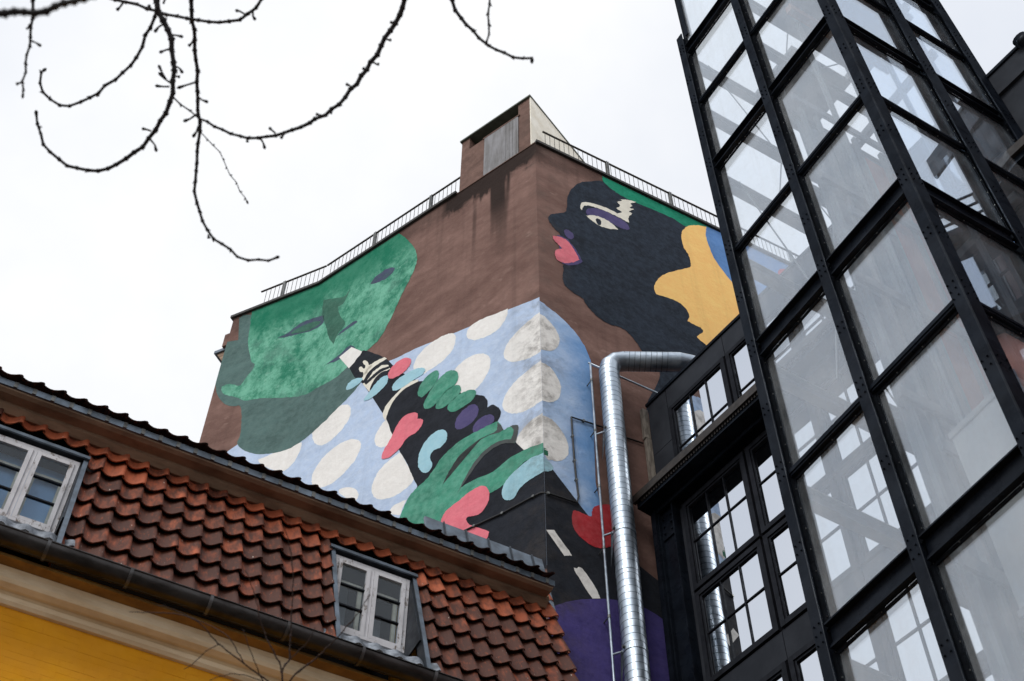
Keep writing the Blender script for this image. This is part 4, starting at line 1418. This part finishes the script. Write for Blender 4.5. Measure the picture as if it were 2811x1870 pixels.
# lift shaft: guide rails, ropes, landing fronts
for u, d in ((5.62, 8.9), (4.85, 8.75), (5.62, 9.95), (5.2, 10.25)):
    MB().box(TF, u - .045, u + .045, d - .008, d + .008, ZB, 23.5).box(TF, u - .008, u + .008, d - .05, d - .008, ZB, 23.5).build("guide_rail", M['shaft'], tower)
for k in range(5):
    u = 5.02 + .055 * k
    MB().tube([TF(u, 9.2 + .02 * k, 3), TF(u, 9.2 + .02 * k, 23.6)], .009, 5).build("lift_rope", M['shaft'], tower)
shw = [(2.0, 4.5), (4.52, 6.7), (6.72, 9.0), (9.02, 11.3), (11.32, 13.6), (13.62, 15.9), (15.92, 17.9)]
for z0, z1 in shw:                              # panelled side of the shaft, between the two bays
    MB().box(TF, 5.86, 5.89, 8.30, 8.88, z0, z1).build("shaft_panel", M['shaftw'], tower)
    MB().box(TF, 5.86, 5.89, 8.90, 9.42, z0, z1).build("shaft_panel", M['shaftw'], tower)
    MB().box(TF, 5.85, 5.88, 9.45, 10.48, z0, z1).build("shaft_panel", M['salmon'], tower)  # added salmon strip, stands in for the pink wall reflected inside the glass
for d_, m_ in ((8.42, 'shaft'), (8.72, 'grey'), (9.07, 'shaft'), (9.435, 'grey'), (9.95, 'grey')):
    MB().box(TF, 5.79, 5.858, d_ - .03, d_ + .03, 2.0, 18.3).build("shaft_mullion", M[m_], tower)
for z0, z1, deep in LV:
    if 4 < z0 < 18.4:
        MB().box(TF, 5.74, 5.788, 8.25, 10.48, z0 - .02, z0 + .16).build("shaft_tie", M['grey'], tower)
    if 4 < z0 < 18.4 and not deep:
        MB().box(TF, 5.70, 5.738, 8.55, 9.3, z0 - .75, z0 - .55).build("door_gear", M['shaft'], tower)
MB().box(TF, 4.55, 5.85, 8.35, 10.5, 21.5, 21.62).box(TF, 6.15, 7.2, 9.3, 10.5, 22.0, 22.1).build("machine_deck", M['grey'], tower)
MB().box(TF, 4.6, 4.72, 8.4, 10.5, 20.9, 21.1).box(TF, 5.3, 5.42, 8.4, 10.5, 20.9, 21.1).build("deck_joist", M['rust'], tower)
car = thing("lift_car", "pale grey lift car hanging inside the glazed shaft", "lift car", Vector(TF(5.2, 9.2, 8.2)))
MB().box(TF, 4.62, 5.5, 8.45, 8.50, 8.2, 10.5).box(TF, 4.62, 4.66, 8.502, 9.6, 8.2, 10.5).box(TF, 5.46, 5.5, 8.502, 9.6, 8.2, 10.5).build("car_panel", M['liftcar'], car)
MB().box(TF, 4.60, 5.52, 8.43, 9.62, 10.502, 10.58).build("car_roof", M['grey'], car)
MB().box(TF, 4.60, 5.52, 8.43, 9.62, 8.12, 8.198).build("car_floor", M['grey'], car)
MB().tube([TF(5.06, 9.25, 10.58), TF(5.06, 9.25, 21.5)], .012, 6).build("hoist_rope", M['shaft'], car)

# ------------------------------------------------------------------ neighbour seen in the tower glass
nb = thing("pink_building", "pink rendered building with dark attic mirrored in the lift tower glass", "building", Vector((18, 6, 0)))
bxw = lambda a, b, c: Vector((a, b, c))
NX = 13.6
MB().box(bxw, NX, 22, -3, 15.5, 0, 22.6).build("wall", M['pinkwall'], nb)
MB().box(bxw, NX - .3, 22.2, -3.2, 15.7, 22.61, 25.3).build("attic", M['clad'], nb)
MB().box(bxw, NX - .6, 22.3, -3.4, 15.9, 25.31, 25.5).build("roof_edge", M['steel'], nb)
for k in range(14):
    y = -2.6 + k * 1.3
    MB().box(bxw, NX - .45, NX - .40, y, y + .05, 25.5, 26.6).build("railing_post", M['steel'], nb)
for zz in (25.9, 26.25, 26.6):
    MB().box(bxw, NX - .46, NX - .41, -2.6, 14.4, zz, zz + .04).build("railing_bar", M['steel'], nb)
for k in range(6):
    y = -2.2 + k * 2.9
    MB().box(bxw, NX - .36, NX - .302, y, y + 1.9, 23.0, 24.7).build("attic_window", M['rust' if k % 3 == 1 else 'mirror'], nb)
for zz in (5.2, 8.7, 12.2, 15.7, 19.2):
    for k in range(6):
        y = -2.2 + k * 2.9
        wn = MB().box(bxw, NX - .05, NX - .002, y, y + 1.7, zz, zz + 2.3).build("window", M['bluewin'], nb)
        MB().box(bxw, NX - .08, NX - .052, y + .82, y + .88, zz, zz + 2.3).build("glazing_bar", M['frame'], wn)
        MB().box(bxw, NX - .081, NX - .053, y, y + 1.7, zz + 1.4, zz + 1.46).build("glazing_bar", M['frame'], wn)

# ------------------------------------------------------------------ bare tree over the left of the view
tree = thing("bare_tree", "leafless tree with curling budded branches hanging against the white sky", "tree", Vector((-6.0, 1.4, 0)))


def px3(px, py, Z):
    return W(ray(px, py) * Z)


def branch(pts, w0, w1, Z, name="branch", tail=None, k=.4592, smooth=True, par=None, mat=None, knots=True):
    """pts on the enlarged survey of the branch, widths in photo pixels"""
    q = spline([(p[0] * k, p[1] * k) for p in pts], 4)
    # walk it in short internodes that kink a little at every node
    acc, step, nodes = 0., (27. if knots else 13.) * random.uniform(.9, 1.1), [q[0]]
    for a, b in zip(q, q[1:]):
        L = math.hypot(b[0] - a[0], b[1] - a[1])
        while acc + L >= step:
            t = (step - acc) / L
            a = (a[0] + (b[0] - a[0]) * t, a[1] + (b[1] - a[1]) * t)
            nodes.append((a[0] + random.gauss(0, 1.9 if knots else .9), a[1] + random.gauss(0, 1.9 if knots else .9)))
            L = math.hypot(b[0] - a[0], b[1] - a[1])
            acc = 0.
        acc += L
    nodes.append(q[-1])
    n = len(nodes)
    P, rr = [], []
    if tail:
        P += [Vector(t) for t in tail[0]]
        rr += tail[1]
    ph = random.uniform(0, 6)
    buds = MB()
    f = Z / F * .5 * 1.12
    for i, (x, y) in enumerate(nodes):
        t = i / (n - 1)
        zz = Z + .12 * math.sin(ph + 2.2 * t)
        wd = w0 + (w1 - w0) * t
        if i:
            x0_, y0_ = nodes[i - 1]
            for e in (.18, .82):
                P.append(px3(x0_ + (x - x0_) * e, y0_ + (y - y0_) * e, zz))
                rr.append(wd * f * random.uniform(.88, 1.0))
        P.append(px3(x, y, zz))
        rr.append(wd * f * random.uniform(1.15, 1.5))
        if knots and 0 < i < n - 1 and random.random() < .8:
            dx, dy = nodes[i + 1][0] - nodes[i - 1][0], nodes[i + 1][1] - nodes[i - 1][1]
            L = math.hypot(dx, dy) or 1.
            dx, dy = dx / L, dy / L
            sd_ = 1 if i % 2 else -1
            ln = random.uniform(3.5, 7.5) + wd * .5
            bx, by = x + (-dy * sd_ * .75 + dx * .6) * ln, y + (dx * sd_ * .75 + dy * .6) * ln
            buds.tube([px3(x, y, zz), px3((x + bx) / 2, (y + by) / 2, zz), px3(bx, by, zz)], [wd * f * .8, 4.6 * f, 1.4 * f], 5)
    if knots:                                    # closing bud
        x, y = nodes[-1]
        x0_, y0_ = nodes[-2]
        L = math.hypot(x - x0_, y - y0_) or 1.
        dx, dy = (x - x0_) / L, (y - y0_) / L
        for e, g_ in ((3., 1.35), (7., 1.5), (12., .4)):
            P.append(px3(x + dx * e, y + dy * e, zz))
            rr.append(max(w1, 4.) * f * g_)
    o = MB().tube(P, rr, 7).build(name, mat or M['bark'], par or tree, smooth=True)
    if buds.v:
        buds.build("bud", mat or M['bark'], o, smooth=True)['kind'] = 'stuff'
    return o


limb = [Vector((-6.0, 1.4, 0)), Vector((-5.85, 1.5, 2.5)), Vector((-5.5, 1.6, 5.0)), Vector((-4.9, 1.75, 6.8)), Vector((-3.9, 1.85, 8.0)), px3(-150, -330, 7.1), px3(300, -300, 6.9), px3(760, -330, 6.8), px3(1150, -360, 6.8), px3(1500, -420, 6.8)]
MB().tube(limb[:5], [.26, .22, .18, .15, .11], 12).build("trunk", M['bark'], tree, smooth=True)
MB().tube(limb[4:], [.11, .075, .055, .04, .03, .012], 9).build("limb", M['bark'], tree, smooth=True)


def tl(px, w=20, Z=6.5):
    """short length from the limb above down to the top edge of the view"""
    best = limb[5] + (limb[8] - limb[5]) * min(1, max(0, (px + 150) / 1300))
    return [[best], [w * .5 * Z / F * 1.1]]


Zb = 6.5
branch([(930, -60), (940, 70), (975, 130), (1010, 200), (1025, 300), (1035, 400), (1025, 500), (1020, 570), (985, 660), (945, 740), (890, 830), (820, 895), (740, 955), (640, 1005), (545, 1018), (480, 1008), (410, 993), (335, 945), (270, 880), (235, 810), (218, 740), (210, 680)], 15, 6.5, Zb, tail=tl(430))
branch([(935, 40), (900, 120), (850, 230), (825, 310), (750, 410), (700, 460), (630, 505), (575, 560), (500, 595), (430, 628), (330, 615), (265, 575), (228, 510), (232, 450), (250, 420)], 9, 6, Zb)
branch([(560, -40), (680, 0), (780, 20), (900, 55), (980, 75), (1100, 105), (1200, 120), (1290, 138), (1350, 135), (1430, 115), (1500, 65), (1560, -10), (1600, -80)], 8, 8, Zb + .1, tail=tl(260, 8))
branch([(1125, -60), (1145, 100), (1155, 250), (1170, 400), (1175, 550), (1180, 700), (1180, 830), (1165, 950), (1160, 1020), (1165, 1100), (1162, 1160), (1190, 1280), (1240, 1400), (1340, 1470), (1420, 1535), (1500, 1550), (1590, 1552), (1640, 1540)], 11, 6, Zb, tail=tl(515))
branch([(1180, 705), (1270, 745), (1360, 790), (1470, 822), (1550, 825), (1700, 790), (1850, 730), (1970, 660), (2030, 610), (2140, 480), (2240, 330), (2330, 170), (2400, 60), (2440, -80)], 6, 14, Zb, tail=None)
branch([(1030, 580), (1100, 640), (1165, 690)], 5, 4, Zb)
branch([(1195, 790), (1260, 850), (1330, 950), (1360, 1030), (1400, 1080), (1440, 1165), (1465, 1195)], 2.6, 2.4, Zb + .5)
branch([(205, -60), (190, 90), (178, 180), (175, 250), (150, 350), (140, 450), (125, 490), (130, 560)], 9, 5, Zb - .8, tail=tl(90, 12, 5.7))
branch([(-160, 95), (0, 75), (60, 65), (180, 75), (290, 50), (370, 15), (490, -4), (620, -60)], 24, 13, 3.6, name="branch", tail=[[Vector((-4.9, 1.75, 6.8)), px3(-420, 120, 4.2)], [.06, .03]])
branch([(1020, -40), (1060, 45), (1110, 95), (1160, 125), (1222, 137)], 10, 6, Zb, k=1.1926, tail=tl(1216, 10))
branch([(1132, -40), (1122, 40), (1125, 75), (1118, 95)], 6, 5, Zb, k=1.1926, tail=tl(1350, 8))
MB().tube([px3(1122, -38, Zb), limb[7]], [.012, .02], 7).build("branch", M['bark'], tree, smooth=True)
for (x0, y0), (x1, y1) in (((1010, 205), (1090, 218)), ((1005, 290), (945, 312)), ((1015, 495), (940, 430)), ((1005, 515), (920, 510)), ((985, 470), (940, 385)), ((1160, 490), (1050, 525)), ((1180, 580), (1238, 610)), ((895, 780), (840, 765)), ((895, 835), (930, 905)), ((1550, 825), (1578, 890)), ((1640, 795), (1600, 760)), ((1695, 792), (1670, 828)), ((1505, 65), (1520, 120)), ((1460, 85), (1400, 58)), ((1150, 240), (1120, 275)), ((1180, 750), (1145, 820)), ((1170, 680), (1088, 725)), ((180, 240), (240, 272)), ((730, 12), (690, 60)), ((1036, 390), (1088, 435)), ((970, 140), (915, 190)), ((905, 60), (880, 25)), ((970, 20), (985, -20)), ((1030, 450), (1070, 458)), ((150, 170), (178, 140)), ((125, 490), (88, 500)), ((1920, 690), (1880, 680)), ((1960, 670), (1980, 675)), ((2190, 420), (2160, 405)), ((2225, 370), (2262, 385)), ((2095, 520), (2060, 500)), ((1240, 1400), (1242, 1425)), ((1340, 1470), (1360, 1485)), ((2300, 230), (2335, 240)), ((2360, 140), (2325, 130)), ((1480, 822), (1470, 850)), ((575, 560), (578, 575)), ((330, 940), (350, 955)), ((225, 760), (238, 750)), ((2480, 180), (2510, 165)), ((2640, 250), (2610, 262)), ((2800, 320), (2790, 345))):
    Z = Zb if x0 > 300 else Zb - .8
    mx_, my_ = (x0 + x1) / 2 + random.gauss(0, 4), (y0 + y1) / 2 + random.gauss(0, 4)
    f = .4592
    P = [px3(x0 * f, y0 * f, Z), px3(mx_ * f, my_ * f, Z), px3((x0 * .12 + x1 * .88) * f, (y0 * .12 + y1 * .88) * f, Z), px3(x1 * f, y1 * f, Z)]
    if x0 < 2400:
        MB().tube(P, [x * .5 * Z / F for x in (6.4, 5.4, 10.5, 3.0)], 6).build("budded_spur", M['bark'], tree, smooth=True)

# ------------------------------------------------------------------ sapling in front of the house
Zs = 7.2
sbase = px3(770, 1905, Zs)
sap = thing("bare_sapling", "thin leafless sapling with twigs rising in front of the yellow house", "tree", Vector((sbase.x, sbase.y, 0)))
MB().tube([Vector((sbase.x + .05, sbase.y - .03, 0)), Vector((sbase.x - .03, sbase.y, sbase.z * .5)), sbase], [.045, .03, .016], 9).build("trunk", M['barkl'], sap, smooth=True)


def twig(pts, w0, w1):
    q = [(p[0], p[1] + 2172) for p in pts]
    branch(q, w0, w1, Zs, "twig", k=.5, par=sap, mat=M['barkl'], knots=False)


for pts, a, b in (([(1540, 1640), (1540, 1500), (1580, 1440), (1585, 1300), (1600, 1000), (1570, 780), (1530, 690)], 5, 1.8),
                  ([(1540, 1640), (1600, 1540), (1700, 1460), (1830, 1340), (1950, 1200), (2020, 1090)], 5, 2),
                  ([(1540, 1640), (1535, 1500), (1500, 1420), (1450, 1330), (1410, 1200), (1385, 1080), (1340, 960)], 4.5, 1.6),
                  ([(1540, 1640), (1460, 1568), (1330, 1470), (1200, 1370), (1130, 1290), (1060, 1230), (960, 1195), (850, 1190), (700, 1185)], 4.5, 1.8),
                  ([(1460, 1600), (1430, 1560), (1380, 1440), (1350, 1360), (1320, 1280)], 3, 1.8),
                  ([(1330, 1472), (1280, 1380), (1230, 1310), (1150, 1265), (1050, 1220), (940, 1170), (850, 1145)], 3, 1.6),
                  ([(1195, 1362), (1120, 1400), (1050, 1470), (1000, 1500)], 2.6, 1.8),
                  ([(1480, 1590), (1400, 1555), (1270, 1525), (1140, 1560)], 2.6, 1.6),
                  ([(1540, 1500), (1600, 1430), (1680, 1350), (1720, 1270)], 2.8, 1.5),
                  ([(1700, 1460), (1640, 1500), (1600, 1540)], 2.4, 1.6)):
    twig(pts, a, b)
